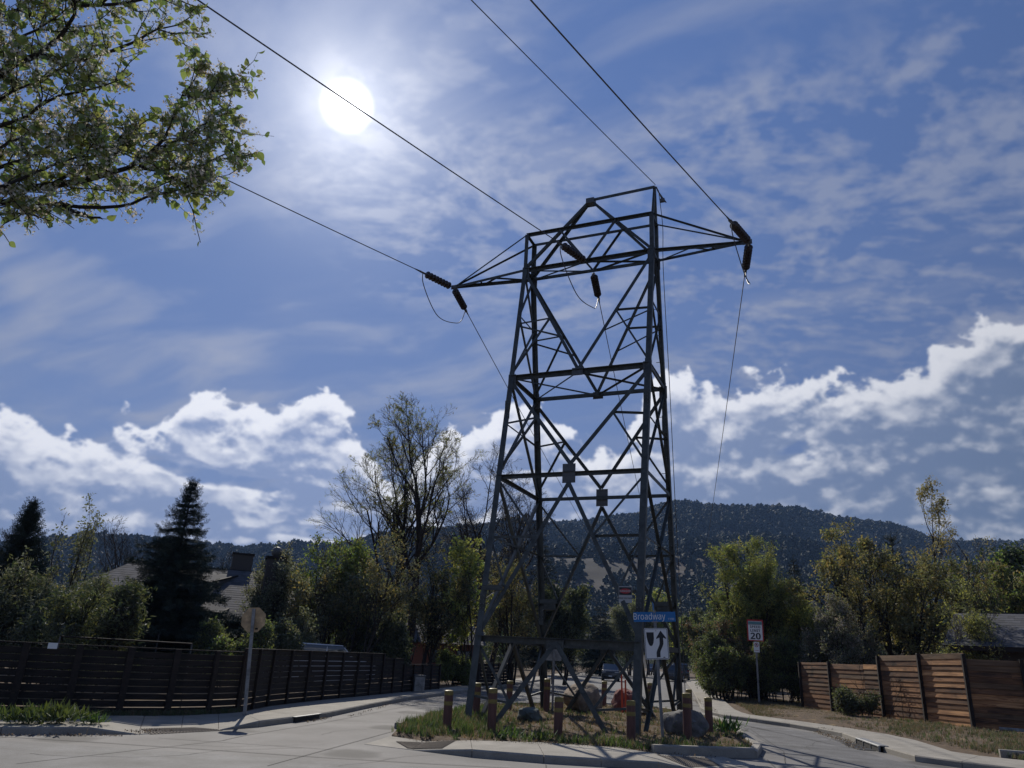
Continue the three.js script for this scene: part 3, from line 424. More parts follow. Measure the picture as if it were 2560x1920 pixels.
// ------------------------------------------------------------------ insulator strings, conductors, jumpers
const nearDir = V(-0.583, -0.101, 0.806).normalize(), farDir = V(0.229, -0.05, -0.972).normalize();
const disc = new THREE.LatheGeometry([[0.02, -0.09], [0.04, -0.085], [0.042, -0.03], [0.08, -0.02], [0.135, -0.004], [0.14, 0.012], [0.125, 0.018], [0.085, 0.012], [0.05, 0.03], [0.042, 0.06], [0.03, 0.085]].map(([x, y]) => new THREE.Vector2(x, y)), 18);
function string(start, dir, label) {
  const g = thing('insulator_string', label, 'insulator', [start.x, start.y, start.z], 0, 'insulator strings on the tower');
  const q = new THREE.Quaternion().setFromUnitVectors(V(0, -1, 0), dir);
  const put = (name, geo, mat, d) => { const m = part(g, name, geo, mat); m.quaternion.copy(q); m.position.copy(dir.clone().multiplyScalar(d)); return m; };
  put('shackle', merged([new THREE.TorusGeometry(0.05, 0.016, 6, 12).translate(0, -0.04, 0), new THREE.CylinderGeometry(0.018, 0.018, 0.2, 6).translate(0, -0.14, 0)]), M.steelDark, 0);
  for (let k = 0; k < 8; k++) put('disc', disc, M.insulator, 0.3 + k * 0.17);
  put('clamp', merged([new THREE.CylinderGeometry(0.03, 0.03, 0.2, 6).translate(0, -0.05, 0), box(0.09, 0.24, 0.07, 0, -0.2, 0), new THREE.CylinderGeometry(0.035, 0.022, 0.34, 8).translate(0, -0.42, 0)]), M.steelDark, 1.55);
  return start.clone().addScaledVector(dir, 2.1);
}
const wires = {};
function span(name, label, p, dir, slope, length, r = 0.017) {
  const f = V(dir.x, 0, dir.z).normalize(), pts = []; for (let i = 0; i <= 40; i++) { const s = length * (i / 40) ** 1.6; pts.push(p.clone().addScaledVector(f, s).add(V(0, -slope * s * (1 - s / (length * 1.0)), 0))); }
  solo(name, label, 'cable', tube(pts, r, 6, 160), M.wire, 'cables of the power line');
}
const phases = [['left', tw(-5.4, L4 - 0.05, 0), tw(-5.4, L4 - 0.05, 0)], ['centre', tw(0, L4 - 0.08, -Wd(L4) - 0.05), tw(0, L4 - 0.08, Wd(L4) + 0.05)], ['right', tw(5.4, L4 - 0.05, 0), tw(5.4, L4 - 0.05, 0)]];
const where = { left: 'at the left crossarm tip', centre: 'under the middle of the tower beam', right: 'at the right crossarm tip' };
for (const [n, a, b] of phases) {
  const nd = nearDir.clone(), fd = farDir.clone();
  const e1 = string(a, nd, 'dark disc insulator string ' + where[n] + ' pulled up towards the viewer'), e2 = string(b, fd, 'dark disc insulator string ' + where[n] + ' pulled away from the viewer');
  span('conductor_cable', { left: 'thin cable from the left crossarm tip into the leafy tree', centre: 'thin cable crossing the sun to the middle of the tower', right: 'thin cable rising from the right crossarm tip overhead' }[n], e1.clone().addScaledVector(nd, -0.1), nd, 0.125, 210);
  span('conductor_cable', { left: 'thin cable running from the left insulators behind the tower to the hills', centre: 'thin cable running through the tower to the hills', right: 'thin cable dropping from the right insulators to the hills' }[n], e2.clone().addScaledVector(fd, -0.1), fd, 0.056, 330, 0.016);
  // jumper loop below the strings
  const m = a.clone().add(b).multiplyScalar(0.5), lo = m.clone().add(V(0, -1.7, 0)); const p1 = e1.clone().addScaledVector(nd, -0.35), p2 = e2.clone().addScaledVector(fd, -0.35);
  solo('jumper_cable', 'slack loop of cable ' + where[n], 'cable', tube([p1, p1.clone().add(V(0.03, -0.35, -0.05)), p1.clone().lerp(lo, 0.55).add(V(0, -0.45, 0)), lo.clone().lerp(p2, 0.35).add(V(0, -0.05, 0)), p2.clone().lerp(lo, 0.25).add(V(0, -0.25, 0)), p2], 0.016, 6, 48), M.wire, 'slack cable loops on the tower');
}
span('earth_cable', 'thin bare cable rising from the very top of the tower', tw(2.38, L6 + 0.12, -0.05), nearDir, 0.115, 210, 0.013);

// ------------------------------------------------------------------ bollards
{
  const spots = [[-1.06, -18.45, 0.84, 'first from the left on the island, nearest the grass tip'], [-0.05, -18.17, 0.92, 'in front of the left tower leg'], [-0.51, -22.4, 0.87, 'close behind the left tower leg'], [0.44, -25.6, 0.92, 'left of the sign seen from behind'], [1.62, -25.3, 0.98, 'right beside the far left tower leg'], [1.43, -18.06, 0.87, 'in front of the tan boulder'], [4.05, -30.0, 0.95, 'behind the right end of the tan boulder'], [6.0, -31.2, 0.92, 'with sunlit yellow bands, farthest back on the island'], [3.02, -17.85, 0.86, 'at the foot of the nearest tower leg'], [4.55, -19.05, 1.02, 'standing against the grey boulder'], [6.5, -26.8, 0.9, 'behind the grey boulder beside the right lane'], [5.64, -21.2, 0.9, 'at the far right edge of the island']];
  const body = () => { const pts = [[0.0, 0], [0.098, 0], [0.1, 0.02], [0.1, 0.97], [0.094, 0.99], [0.07, 1.0], [0, 1.0]].map(([x, y]) => new THREE.Vector2(x, y)); return new THREE.LatheGeometry(pts, 18); };
  const geo = body(), band = new THREE.CylinderGeometry(0.1025, 0.1025, 1, 18, 1, true), topG = new THREE.LatheGeometry([[0.1025, 0], [0.1025, 0.08], [0.096, 0.093], [0.07, 0.104], [0, 0.104]].map(([x, y]) => new THREE.Vector2(x, y)), 18), rr = rngOf(9);
  for (const [x, z, h, which] of spots) {
    const b = thing('bollard', 'brown bollard with yellow bands, ' + which, 'bollard', [x, islandH(x, z) - 0.03, z], rr() * 6, 'bollards round the tower'); b.rotation.z = (rr() - 0.35) * 0.06; b.rotation.x = (rr() - 0.5) * 0.03;
    const p = part(b, 'post', geo, M.bollard); p.scale.y = h; const c = part(b, 'cap_band', topG, M.yellow); c.position.y = h - 0.1; const s = part(b, 'band', band, M.yellow); s.scale.y = 0.085; s.position.y = h - 0.27;
  }
}
// ------------------------------------------------------------------ boulders
function boulder(label, x, z, w, h, d, seed, mat, flat = 0) {
  const g0 = new THREE.IcosahedronGeometry(1, 5), p = g0.attributes.position, r = rngOf(seed), cuts = Array.from({ length: 9 }, () => { const v = V(r() - 0.5, r() - 0.5, r() - 0.5).normalize(); return [v, 0.62 + r() * 0.25]; });
  for (let i = 0; i < p.count; i++) { const v = V(p.getX(i), p.getY(i), p.getZ(i)); for (const [n, k] of cuts) { const t = v.dot(n) - k; if (t > 0) v.addScaledVector(n, -t * 0.85); } const q = v.clone().normalize(); v.addScaledVector(q, fbm(q.x * 2 + seed, q.y * 2, q.z * 2, 5) * 0.28 + fbm(q.x * 9, q.y * 9, q.z * 9 + seed, 3) * 0.05); if (flat && v.y > flat) v.y = flat + (v.y - flat) * 0.2; p.setXYZ(i, v.x * w / 2 * 1.15, v.y * h * 0.62, v.z * d / 2 * 1.15); }
  const g = boxUV(g0); g.computeVertexNormals(); const gg = mergeVertices(g.deleteAttribute('normal'), 1e-4); gg.computeVertexNormals();
  const b = solo('boulder', label, 'boulder', gg, mat); b.position.set(x, islandH(x, z) + h * 0.36, z); b.rotation.y = r() * 6; return b;
}
const rock = (r, g, b) => std({ color: rgb(r, g, b), map: rockTex, roughness: 0.95, bumpMap: rockBump, bumpScale: 0.02 });
boulder('low blocky grey green boulder behind the left bollards', 0.95, -21.75, 0.92, 0.46, 0.6, 11, rock(0.24, 0.29, 0.27), 0.55);
boulder('large tan boulder with a rough top in the middle of the island', 2.95, -27.0, 1.5, 0.95, 1.1, 23, rock(0.62, 0.48, 0.35));
boulder('reddish boulder behind the orange stakes', 4.55, -27.9, 0.92, 0.76, 0.8, 37, rock(0.5, 0.2, 0.17));
boulder('rounded grey granite boulder beside the right bollards', 4.75, -19.95, 1.06, 0.7, 0.85, 49, rock(0.36, 0.35, 0.34));
boulder('small dark stone beside the far right tower leg', 5.0, -26.4, 0.5, 0.3, 0.4, 58, rock(0.35, 0.32, 0.30));
for (const [x, z, h, l] of [[4.3, -27.15, 1.3, 'taller thin orange stake in front of the red boulder'], [4.42, -27.1, 1.05, 'shorter thin orange stake in front of the red boulder']]) { const s = solo('marker_stake', l, 'stake', bevelBox(0.055, h, 0.02, 0.004, 0, h / 2, 0), M.orange, 'orange stakes'); s.position.set(x, islandH(x, z) - 0.02, z); s.rotation.z = 0.02; }
// ------------------------------------------------------------------ signs
function roundedPanel(w, h, r, d) { const s = new THREE.Shape(), a = w / 2, b = h / 2; s.moveTo(-a + r, -b); s.lineTo(a - r, -b); s.absarc(a - r, -b + r, r, -Math.PI / 2, 0); s.lineTo(a, b - r); s.absarc(a - r, b - r, r, 0, Math.PI / 2); s.lineTo(-a + r, b); s.absarc(-a + r, b - r, r, Math.PI / 2, Math.PI); s.lineTo(-a, -b + r); s.absarc(-a + r, -b + r, r, Math.PI, Math.PI * 1.5); return new THREE.ExtrudeGeometry(s, { depth: d, bevelEnabled: false, curveSegments: 6 }); }
function panelRing(w, h, r, t, d) { const s = new THREE.Shape(), mk = (s2, w2, h2, r2) => { const a = w2 / 2, b = h2 / 2; s2.moveTo(-a + r2, -b); s2.lineTo(a - r2, -b); s2.absarc(a - r2, -b + r2, r2, -Math.PI / 2, 0); s2.lineTo(a, b - r2); s2.absarc(a - r2, b - r2, r2, 0, Math.PI / 2); s2.lineTo(-a + r2, b); s2.absarc(-a + r2, b - r2, r2, Math.PI / 2, Math.PI); s2.lineTo(-a, -b + r2); s2.absarc(-a + r2, -b + r2, r2, Math.PI, Math.PI * 1.5); return s2; }; mk(s, w, h, r); s.holes.push(mk(new THREE.Path(), w - 2 * t, h - 2 * t, Math.max(0.002, r - t))); return new THREE.ExtrudeGeometry(s, { depth: d, bevelEnabled: false, curveSegments: 6 }); }
function flatShape(pts, d = 0.003) { return new THREE.ExtrudeGeometry(new THREE.Shape(pts.map(([x, y]) => new THREE.Vector2(x, y))), { depth: d, bevelEnabled: false }); }
function uPost(h, w = 0.06) { return boxUV(merged([box(w, h, 0.012, 0, h / 2, -0.012), box(0.012, h, 0.034, -w / 2, h / 2, 0), box(0.012, h, 0.034, w / 2, h / 2, 0)])); }
{ // keep-right sign with the street name blades above it
  const g = thing('street_sign_post', 'leaning post with a white keep right sign and a blue street name sign', 'street sign', [4.0, islandH(4, -19.2) - 0.05, -19.2], -0.1); g.rotation.z = 0.054;
  part(g, 'post', uPost(2.86), M.galv);
  const y = 2.13, kr = part(g, 'keep_right_sign', roundedPanel(0.575, 0.725, 0.035, 0.004).translate(0, y, 0.03), M.signWhite);
  part(kr, 'border', panelRing(0.55, 0.7, 0.03, 0.011, 0.002).translate(0, y, 0.0345), M.signBlack);
  part(kr, 'median_symbol', flatShape([[-0.235, 0.265], [-0.055, 0.265], [-0.056, 0.12], [-0.072, 0.03], [-0.098, -0.035], [-0.128, -0.055], [-0.158, -0.05], [-0.188, -0.015], [-0.212, 0.06], [-0.23, 0.15]]).translate(0, y, 0.0345), M.signBlack);
  const arrow = []; const cl = (t) => [lerp(0.03, 0.122, smooth(0.18, 0.75, t)), lerp(-0.312, 0.14, t)]; for (let i = 0; i <= 20; i++) { const [x, yy] = cl(i / 20); arrow.push([x - 0.045, yy]); } arrow.push([0.0, 0.11], [-0.005, 0.125], [0.115, 0.305], [0.245, 0.125], [0.238, 0.11]); for (let i = 20; i >= 0; i--) { const [x, yy] = cl(i / 20); arrow.push([x + 0.045, yy]); }
  part(kr, 'arrow_symbol', flatShape(arrow).translate(0, y, 0.0345), M.signBlack);
  part(kr, 'maker_mark', box(0.045, 0.018, 0.002, 0.165, y - 0.315, 0.0355), M.signBlack);
  part(kr, 'bolts', merged([[0, 0.3], [0, -0.315]].map(([x, yy]) => new THREE.CylinderGeometry(0.011, 0.011, 0.012, 8).rotateX(Math.PI / 2).translate(x, y + yy, 0.042))), M.galv);
  const nm = part(g, 'street_name_sign', roundedPanel(1.03, 0.235, 0.012, 0.005).translate(-0.005, 2.76, 0.01), M.signBlue);
  part(nm, 'lettering', text('Broadway', 0.15, fontSans, 0.86).translate(-0.13, 2.752, 0.0155), M.signWhite); part(nm, 'block_number', text('1100', 0.05, fontSans).translate(0.4, 2.705, 0.0155), M.signWhite);
  const cross = part(g, 'cross_street_sign', roundedPanel(0.8, 0.2, 0.012, 0.005).rotateY(1.43).translate(-0.02, 3.0, 0), M.signBlue, 'blue street name sign seen edge on'); part(cross, 'bracket', merged([box(0.05, 0.06, 0.05, 0, 2.885, 0), box(0.16, 0.02, 0.03, 0, 2.64, 0.02)]), M.galv);
}
{ // the same kind of sign seen from behind
  const g = thing('back_of_sign', 'plain grey back of a sign on a thin post behind the tower', 'street sign', [1.85, islandH(1.85, -25.7), -25.85], 0.05); part(g, 'post', uPost(2.15, 0.055), M.galv);
  part(g, 'panel', flatShape([[-0.25, -0.27], [0.24, -0.27], [0.255, -0.255], [0.255, 0.14], [0.13, 0.28], [-0.235, 0.28], [-0.255, 0.26], [-0.255, -0.255]], 0.004).translate(0, 1.78, -0.03), M.signBack);
}
{ // stop sign from behind
  const g = thing('stop_sign', 'tan octagonal back of a stop sign on a leaning steel post', 'stop sign', [-5.93, topAt(-5.93, -19.35), -19.35], 0.05); g.rotation.z = 0.075;
  part(g, 'post', uPost(2.42, 0.066).rotateY(Math.PI).translate(0, 0, 0.02), M.galv);
  const oct = []; for (let k = 0; k < 8; k++) { const a = (k + 0.5) * Math.PI / 4; oct.push([Math.cos(a) * 0.315, Math.sin(a) * 0.315]); }
  const pn = part(g, 'panel', new THREE.ExtrudeGeometry(new THREE.Shape(oct.map(([x, y]) => new THREE.Vector2(x, y))), { depth: 0.004, bevelEnabled: false }).translate(0, 2.16, -0.03), M.tanBack);
  part(pn, 'sticker', box(0.07, 0.045, 0.002, 0.09, 1.95, -0.0245), M.postBrown);
}
{ // speed limit with a no parking plate below
  const g = thing('speed_limit_sign', 'red bordered speed limit 20 sign with a no parking plate below', 'traffic sign', [13.72, 0.1, -41.6], -0.2); const s = 1.12; g.scale.setScalar(s); g.rotation.z = -0.005;
  part(g, 'post', uPost(3.65, 0.07), M.galv); const y = 3.22;
  const bd = part(g, 'red_panel', roundedPanel(0.75, 0.98, 0.03, 0.004).translate(0, y, 0.03), M.signRed);
  const wp = part(g, 'white_panel', roundedPanel(0.64, 0.86, 0.02, 0.003).translate(0, y - 0.015, 0.0345), M.signWhite);
  part(wp, 'teal_strip', box(0.63, 0.12, 0.002, 0, y + 0.34, 0.0385), M.signTeal); part(wp, 'rule', box(0.63, 0.02, 0.002, 0, y + 0.262, 0.0385), M.signBlack);
  part(wp, 'lettering', merged([text('SPEED', 0.115, fontBold, 1.06).translate(0, y + 0.16, 0.038), text('LIMIT', 0.115, fontBold, 1.06).translate(0, y - 0.01, 0.038), text('20', 0.29, fontBold, 1.12).translate(0, y - 0.26, 0.038)]), M.signBlack);
  const np = part(g, 'no_parking_plate', roundedPanel(0.26, 0.46, 0.02, 0.004).translate(0.02, y - 0.76, 0.03), M.signWhite);
  part(np, 'ring', new THREE.TorusGeometry(0.085, 0.011, 6, 24).scale(1, 1, 0.2).translate(0.02, y - 0.66, 0.036), M.signRed); part(np, 'slash', box(0.17, 0.018, 0.002, 0, 0, 0).rotateZ(-0.78).translate(0.02, y - 0.66, 0.039), M.signRed); part(np, 'letter', text('P', 0.11, fontBold).translate(0.02, y - 0.66, 0.035), M.signBlack); part(np, 'rule', box(0.18, 0.018, 0.002, 0.02, y - 0.9, 0.036), M.signRed);
}
// ------------------------------------------------------------------ tactile plates and storm drains
function tactile(label, quad, n, m, lines) {
  const at = (u, v) => { const x = lerp(lerp(quad[0][0], quad[1][0], u), lerp(quad[3][0], quad[2][0], u), v), z = lerp(lerp(quad[0][1], quad[1][1], u), lerp(quad[3][1], quad[2][1], u), v); return V(x, topAt(x, z, 0.001) + 0.006, z); };
  const g = thing('tactile_plate', label, 'tactile paving', [0, 0, 0]); const K = 10, v = [];
  for (let j = 0; j < K; j++) for (let i = 0; i < K; i++) { const a = at(i / K, j / K), b = at((i + 1) / K, j / K), c = at((i + 1) / K, (j + 1) / K), d = at(i / K, (j + 1) / K); v.push(...a.toArray(), ...c.toArray(), ...b.toArray(), ...a.toArray(), ...d.toArray(), ...c.toArray()); }
  const pm = std({ color: rgb(0.42, 0.36, 0.31), map: concreteTex, roughness: 0.9 }); part(g, 'plate', boxUV(flipUp(tris(v)), 1), pm);
  const ms = [], dome = lines ? box(0.05, 0.012, 0.03, 0, 0.004, 0) : new THREE.LatheGeometry([[0.019, -0.004], [0.016, 0.004], [0.008, 0.009], [0, 0.01]].map(([x, y]) => new THREE.Vector2(x, y)), 8);
  for (let j = 0; j < m; j++) for (let i = 0; i < n; i++) { const p = at((i + 0.5) / n, (j + 0.5) / m); ms.push(new THREE.Matrix4().makeTranslation(p.x, p.y, p.z)); }
  instanced(g, 'domes', dome, pm, ms);
}
tactile('brownish tactile plate on the ramp by the stop sign', [[-6.95, -16.15], [-6.2, -16.95], [-5.6, -17.05], [-6.55, -15.72]], 22, 18);
tactile('striped tactile plate on the left ramp of the island', [[-1.95, -16.5], [-0.75, -16.5], [-0.95, -15.3], [-1.6, -15.6]], 24, 12, true);
tactile('domed tactile plate on the right ramp of the island', [[3.25, -16.3], [4.3, -16.45], [4.3, -15.5], [3.5, -14.9]], 20, 16);
{
  const g = thing('storm_drain', 'steel framed kerb drain with three dark openings on the right pavement', 'storm drain', [0, 0, 0]); const a = V(9.5, 0, -19.95), b = V(9.88, 0, -22.0), d = b.clone().sub(a), L = d.length(), ang = Math.atan2(-d.z, d.x);
  const mk = (geo) => { geo.rotateY(ang); geo.translate((a.x + b.x) / 2, 0, (a.z + b.z) / 2); return geo; };
  part(g, 'opening', mk(box(L - 0.04, 0.12, 0.05, 0, 0.055, -0.01)), M.joint); part(g, 'lintel', mk(merged([bevelBox(L + 0.04, 0.022, 0.2, 0.004, 0, 0.138, 0.09), new THREE.CylinderGeometry(0.024, 0.024, L + 0.04, 10).rotateZ(Math.PI / 2).translate(0, 0.125, -0.03)])), M.galv); for (const t of [-0.5, -0.167, 0.167, 0.5]) part(g, 'divider', mk(bevelBox(0.045, 0.125, 0.05, 0.008, t * L, 0.06, -0.03)), M.galv);
  const gr = part(g, 'grate', mk(box(L - 0.3, 0.012, 0.42, 0, 0.006, -0.28)), M.joint); for (let k = 0; k < 16; k++) part(gr, 'grate_bar', mk(box(0.03, 0.014, 0.4, (k - 7.5) * (L - 0.34) / 16, 0.009, -0.28)), M.steelDark);
}
{ const g = thing('kerb_inlet', 'dark kerb inlet slot on the left pavement corner', 'storm drain', [0, 0, 0]); const a = V(-4.82, 0, -19.55), b = V(-4.52, 0, -20.8), d = b.clone().sub(a), ang = Math.atan2(-d.z, d.x), L = d.length(); const mk = (geo) => { geo.rotateY(ang); geo.translate((a.x + b.x) / 2 + 0.02, 0, (a.z + b.z) / 2); return geo; }; part(g, 'slot', mk(box(L, 0.1, 0.04, 0, 0.055, 0.01)), M.joint); part(g, 'frame', mk(bevelBox(L + 0.1, 0.025, 0.1, 0.004, 0, 0.118, 0.02)), M.steelDark); }

// ------------------------------------------------------------------ dark slat fence on the left
{
  const f1 = thing('slat_fence', 'dark stained fence of level slats with narrow gaps, left of the stop sign', 'fence', [0, 0, 0], 0, 'dark slat fences');
  const f2 = thing('slat_fence', 'dark stained slat fence running back along the side street', 'fence', [0, 0, 0], 0, 'dark slat fences');
  const run = (root, pts, spacing, slat, gap, hAt, seed, postW) => {
    const r = rngOf(seed); let dist = [0]; for (let i = 1; i < pts.length; i++) dist.push(dist[i - 1] + Math.hypot(pts[i][0] - pts[i - 1][0], pts[i][1] - pts[i - 1][1]));
    const total = dist[dist.length - 1], at = (s) => { let i = 1; while (i < dist.length - 1 && s > dist[i]) i++; const t = (s - dist[i - 1]) / (dist[i] - dist[i - 1]); return [lerp(pts[i - 1][0], pts[i][0], t), lerp(pts[i - 1][1], pts[i][1], t)]; };
    const n = Math.round(total / spacing);
    for (let k = 0; k <= n; k++) {
      const p = at(Math.min(total, k * total / n)), nx = at(Math.min(total, k * total / n + 0.3)), pv = at(Math.max(0, k * total / n - 0.3)), ang = -Math.atan2(nx[1] - pv[1], nx[0] - pv[0]), h = hAt(k / n) + 0.02;
      const po = part(root, 'post', boxUV(bevelBox(postW, h, 0.07, 0.005, 0, h / 2, 0.05), 1), M.fencePost); po.position.set(p[0], 0.08, p[1]); po.rotation.y = ang; po.rotation.z = (r() - 0.5) * 0.02;
      if (k === n) break; const q = at((k + 1) * total / n), L = Math.hypot(q[0] - p[0], q[1] - p[1]), a2 = -Math.atan2(q[1] - p[1], q[0] - p[0]), hh = hAt((k + 0.5) / n), m = Math.floor((hh + 0.02) / (slat + gap));
      for (let j = 0; j < m; j++) { const y = 0.1 + (j + 0.5) * (slat + gap) + (hh - 0.02 - m * (slat + gap)) * 0.3; const s = part(root, 'slat', boxUV(bevelBox(L - 0.012, slat + (r() - 0.5) * 0.006, 0.022, 0.003, 0, 0, 0), 1), M.fenceDark); s.position.set((p[0] + q[0]) / 2, y + (r() - 0.5) * 0.004, (p[1] + q[1]) / 2); s.rotation.y = a2; s.rotation.z = (r() - 0.5) * 0.004; }
      const cap = part(root, 'cap_rail', boxUV(bevelBox(L, 0.025, 0.1, 0.004, 0, 0, 0), 1), M.fencePost); cap.position.set((p[0] + q[0]) / 2, 0.14 + hh - 0.05, (p[1] + q[1]) / 2); cap.rotation.y = a2;
    }
  };
  run(f1, [[-15.6, -14.7], [-10.4, -16.7], [-9.35, -17.15], [-8.52, -17.62], [-7.69, -18.2], [-6.94, -18.85], [-6.4, -20.1]], 0.98, 0.128, 0.017, () => 1.42, 3, 0.14);
  run(f2, [[-6.4, -20.1], [-6.42, -22.2], [-6.2, -23.6], [-5.75, -25.7], [-4.85, -29.0], [-3.95, -33.0], [-2.75, -37.9]], 1.25, 0.138, 0.013, (t) => t > 0.72 ? 1.12 : t > 0.62 ? 1.34 : 1.5, 5, 0.1);
  const f3 = thing('slat_fence', 'short far piece of slat fence beyond the driveway', 'fence', [0, 0, 0], 0, 'dark slat fences');
  run(f3, [[-2.4, -43.6], [-0.4, -44.4], [1.0, -51]], 1.6, 0.15, 0.02, () => 1.25, 6, 0.1);
  const nt = solo('fence_notice', 'small pale notice on the top of the slat fence', 'notice', bevelBox(0.18, 0.12, 0.006, 0.001), M.signWhite); nt.position.set(-9.52, 1.47, -16.98); nt.rotation.y = 0.42;
  // rails of a raised deck behind the fence
  const dk = thing('handrail', 'thin pale handrails rising just above the slat fence', 'handrail', [0, 0, 0]); for (const [a, b] of [[V(-13.6, 1.9, -26.8), V(-11.87, 1.86, -27.55)], [V(-10.3, 1.66, -18.6), V(-7.7, 1.64, -19.9)]]) { part(dk, 'rail', rod(a, b, 0.018, 6), M.postBrown); part(dk, 'rail_post', rod(a.clone().setY(0.1), a, 0.018, 6), M.steelDark); part(dk, 'rail_post', rod(b.clone().setY(0.1), b, 0.018, 6), M.steelDark); }
  const bx = thing('utility_box', 'small grey utility box against the far end of the fence', 'utility box', [-3.3, 0.13, -34.2], 0.3); part(bx, 'cabinet', bevelBox(0.45, 0.62, 0.35, 0.02, 0, 0.31, 0), M.galv); part(bx, 'lid', bevelBox(0.5, 0.05, 0.4, 0.015, 0, 0.645, 0), M.steelDark);
}
// ------------------------------------------------------------------ cedar fence on the right
{
  const f = thing('cedar_fence', 'reddish brown cedar fence of uneven level boards between dark posts', 'fence', [0, 0, 0]);
  const posts = [[14.75, -38.3, 0.04, 2.15], [15.08, -35.7, 0.08, 2.15], [15.42, -33.13, 0.1, 2.16], [15.57, -32.0, 0.11, 2.4], [15.86, -29.43, 0.16, 2.46], [16.15, -27.04, 0.25, 2.36], [17.6, -26.2, 0.24, 2.27], [19.6, -25.2, 0.24, 2.27], [21.8, -24.1, 0.24, 2.27]], r = rngOf(21);
  for (let i = 0; i < posts.length; i++) {
    const [x, z, y, h] = posts[i]; if (i !== 2) { const po = part(f, 'post', boxUV(bevelBox(0.12, h + 0.06, 0.12, 0.008, 0, h / 2, 0), 1), M.postBrown); po.position.set(x - 0.05, y - 0.03, z + 0.02); po.rotation.y = i < 6 ? 1.45 : -0.5; }
    if (i + 1 === posts.length) break; const [x2, z2, y2] = posts[i + 1], hh = i === 3 || i === 4 ? (i === 3 ? 2.4 : 2.46) : (i < 3 ? 2.12 : 2.26), L = Math.hypot(x2 - x, z2 - z), a = -Math.atan2(z2 - z, x2 - x); let yy = 0.02, k = 0; const yb = (y + y2) / 2;
    while (yy < hh - 0.08) {
      const w = Math.min(0.165 + r() * 0.035, hh - yy), t = 0.02; const top = hh - yy < 0.35 && i > 2;
      const s = part(f, 'board', boxUV(bevelBox(L - 0.02, w + 0.012, t, 0.003, 0, 0, 0), 0.9).translate(0, 0, 0), M.cedar[top ? 3 : [0, 1, 2, 4, 3][Math.floor(r() * (i === 3 || i === 4 ? 4.3 : 5))]]);
      const uvA = s.geometry.attributes.uv, ou = r(), ov = r(); for (let q = 0; q < uvA.count; q++) uvA.setXY(q, uvA.getX(q) * 0.5 + ou, uvA.getY(q) * 1.1 + ov);
      s.position.set((x + x2) / 2, yb + yy + w / 2, (z + z2) / 2); s.rotation.order = 'YXZ'; s.rotation.y = a; s.rotation.x = -0.11 + (r() - 0.5) * 0.1; s.rotation.z = (r() - 0.5) * 0.014 + Math.atan2(y2 - y, L) * 0.5; yy += w; k++;
    }
  }
}
{ const d = thing('landscape_beam', 'grey timber beam lying along the foot of the cedar fence', 'timber', [0, 0, 0]); part(d, 'beam', boxUV(bevelBox(2.6, 0.1, 0.12, 0.01), 1), M.galv); d.position.set(17.6, 0.33, -25.6); d.rotation.y = -0.5; }
{ const k = thing('planter_kerb', 'curved grey kerb at the edge of the right verge', 'kerb', [0, 0, 0]); for (let i = 0; i < 5; i++) { const s = part(k, 'kerb_stone', boxUV(bevelBox(0.8, 0.22, 0.16, 0.02), 0.5), M.walk); s.position.set(12.3 + i * 0.74, 0.16, -19.0 + i * 0.28 - i * i * 0.02); s.rotation.y = -0.34 + i * 0.05; } }
// ------------------------------------------------------------------ houses
function shingleRoof(parent, p00, p10, p11, p01, courses, name = 'roof') {  // eave left, eave right, ridge right, ridge left; lapped courses
  const up = p10.clone().sub(p00).cross(p01.clone().sub(p00)).normalize(); if (up.y < 0) up.negate(); const root = part(parent, name, tris([...p00.toArray(), ...p10.toArray(), ...p11.toArray(), ...p00.toArray(), ...p11.toArray(), ...p01.toArray()]), M.shingle);
  const wide = p10.distanceTo(p00), list = [];
  for (let c = 0; c < courses; c++) { const t0 = c / courses - 0.006, t1 = (c + 1) / courses + 0.01, a = p00.clone().lerp(p01, t0).addScaledVector(up, 0.02), b = p10.clone().lerp(p11, t0).addScaledVector(up, 0.02), d = p01.clone().lerp(p00, 1 - t1).addScaledVector(up, 0.012), e = p11.clone().lerp(p10, 1 - t1).addScaledVector(up, 0.012), a0 = a.clone().addScaledVector(up, -0.012), b0 = b.clone().addScaledVector(up, -0.012);
    const v = [], u = [], q = (A, B, C, D2, va, vb) => { v.push(...A.toArray(), ...B.toArray(), ...C.toArray(), ...A.toArray(), ...C.toArray(), ...D2.toArray()); u.push(0, va, wide / 3, va, wide / 3, vb, 0, va, wide / 3, vb, 0, vb); }; q(a, b, e, d, (c % 8) / 8, (c % 8 + 1) / 8); q(a0, b0, b, a, c / 8, c / 8); part(root, 'shingle_course', tris(v, u), M.shingle); }
  return root;
}
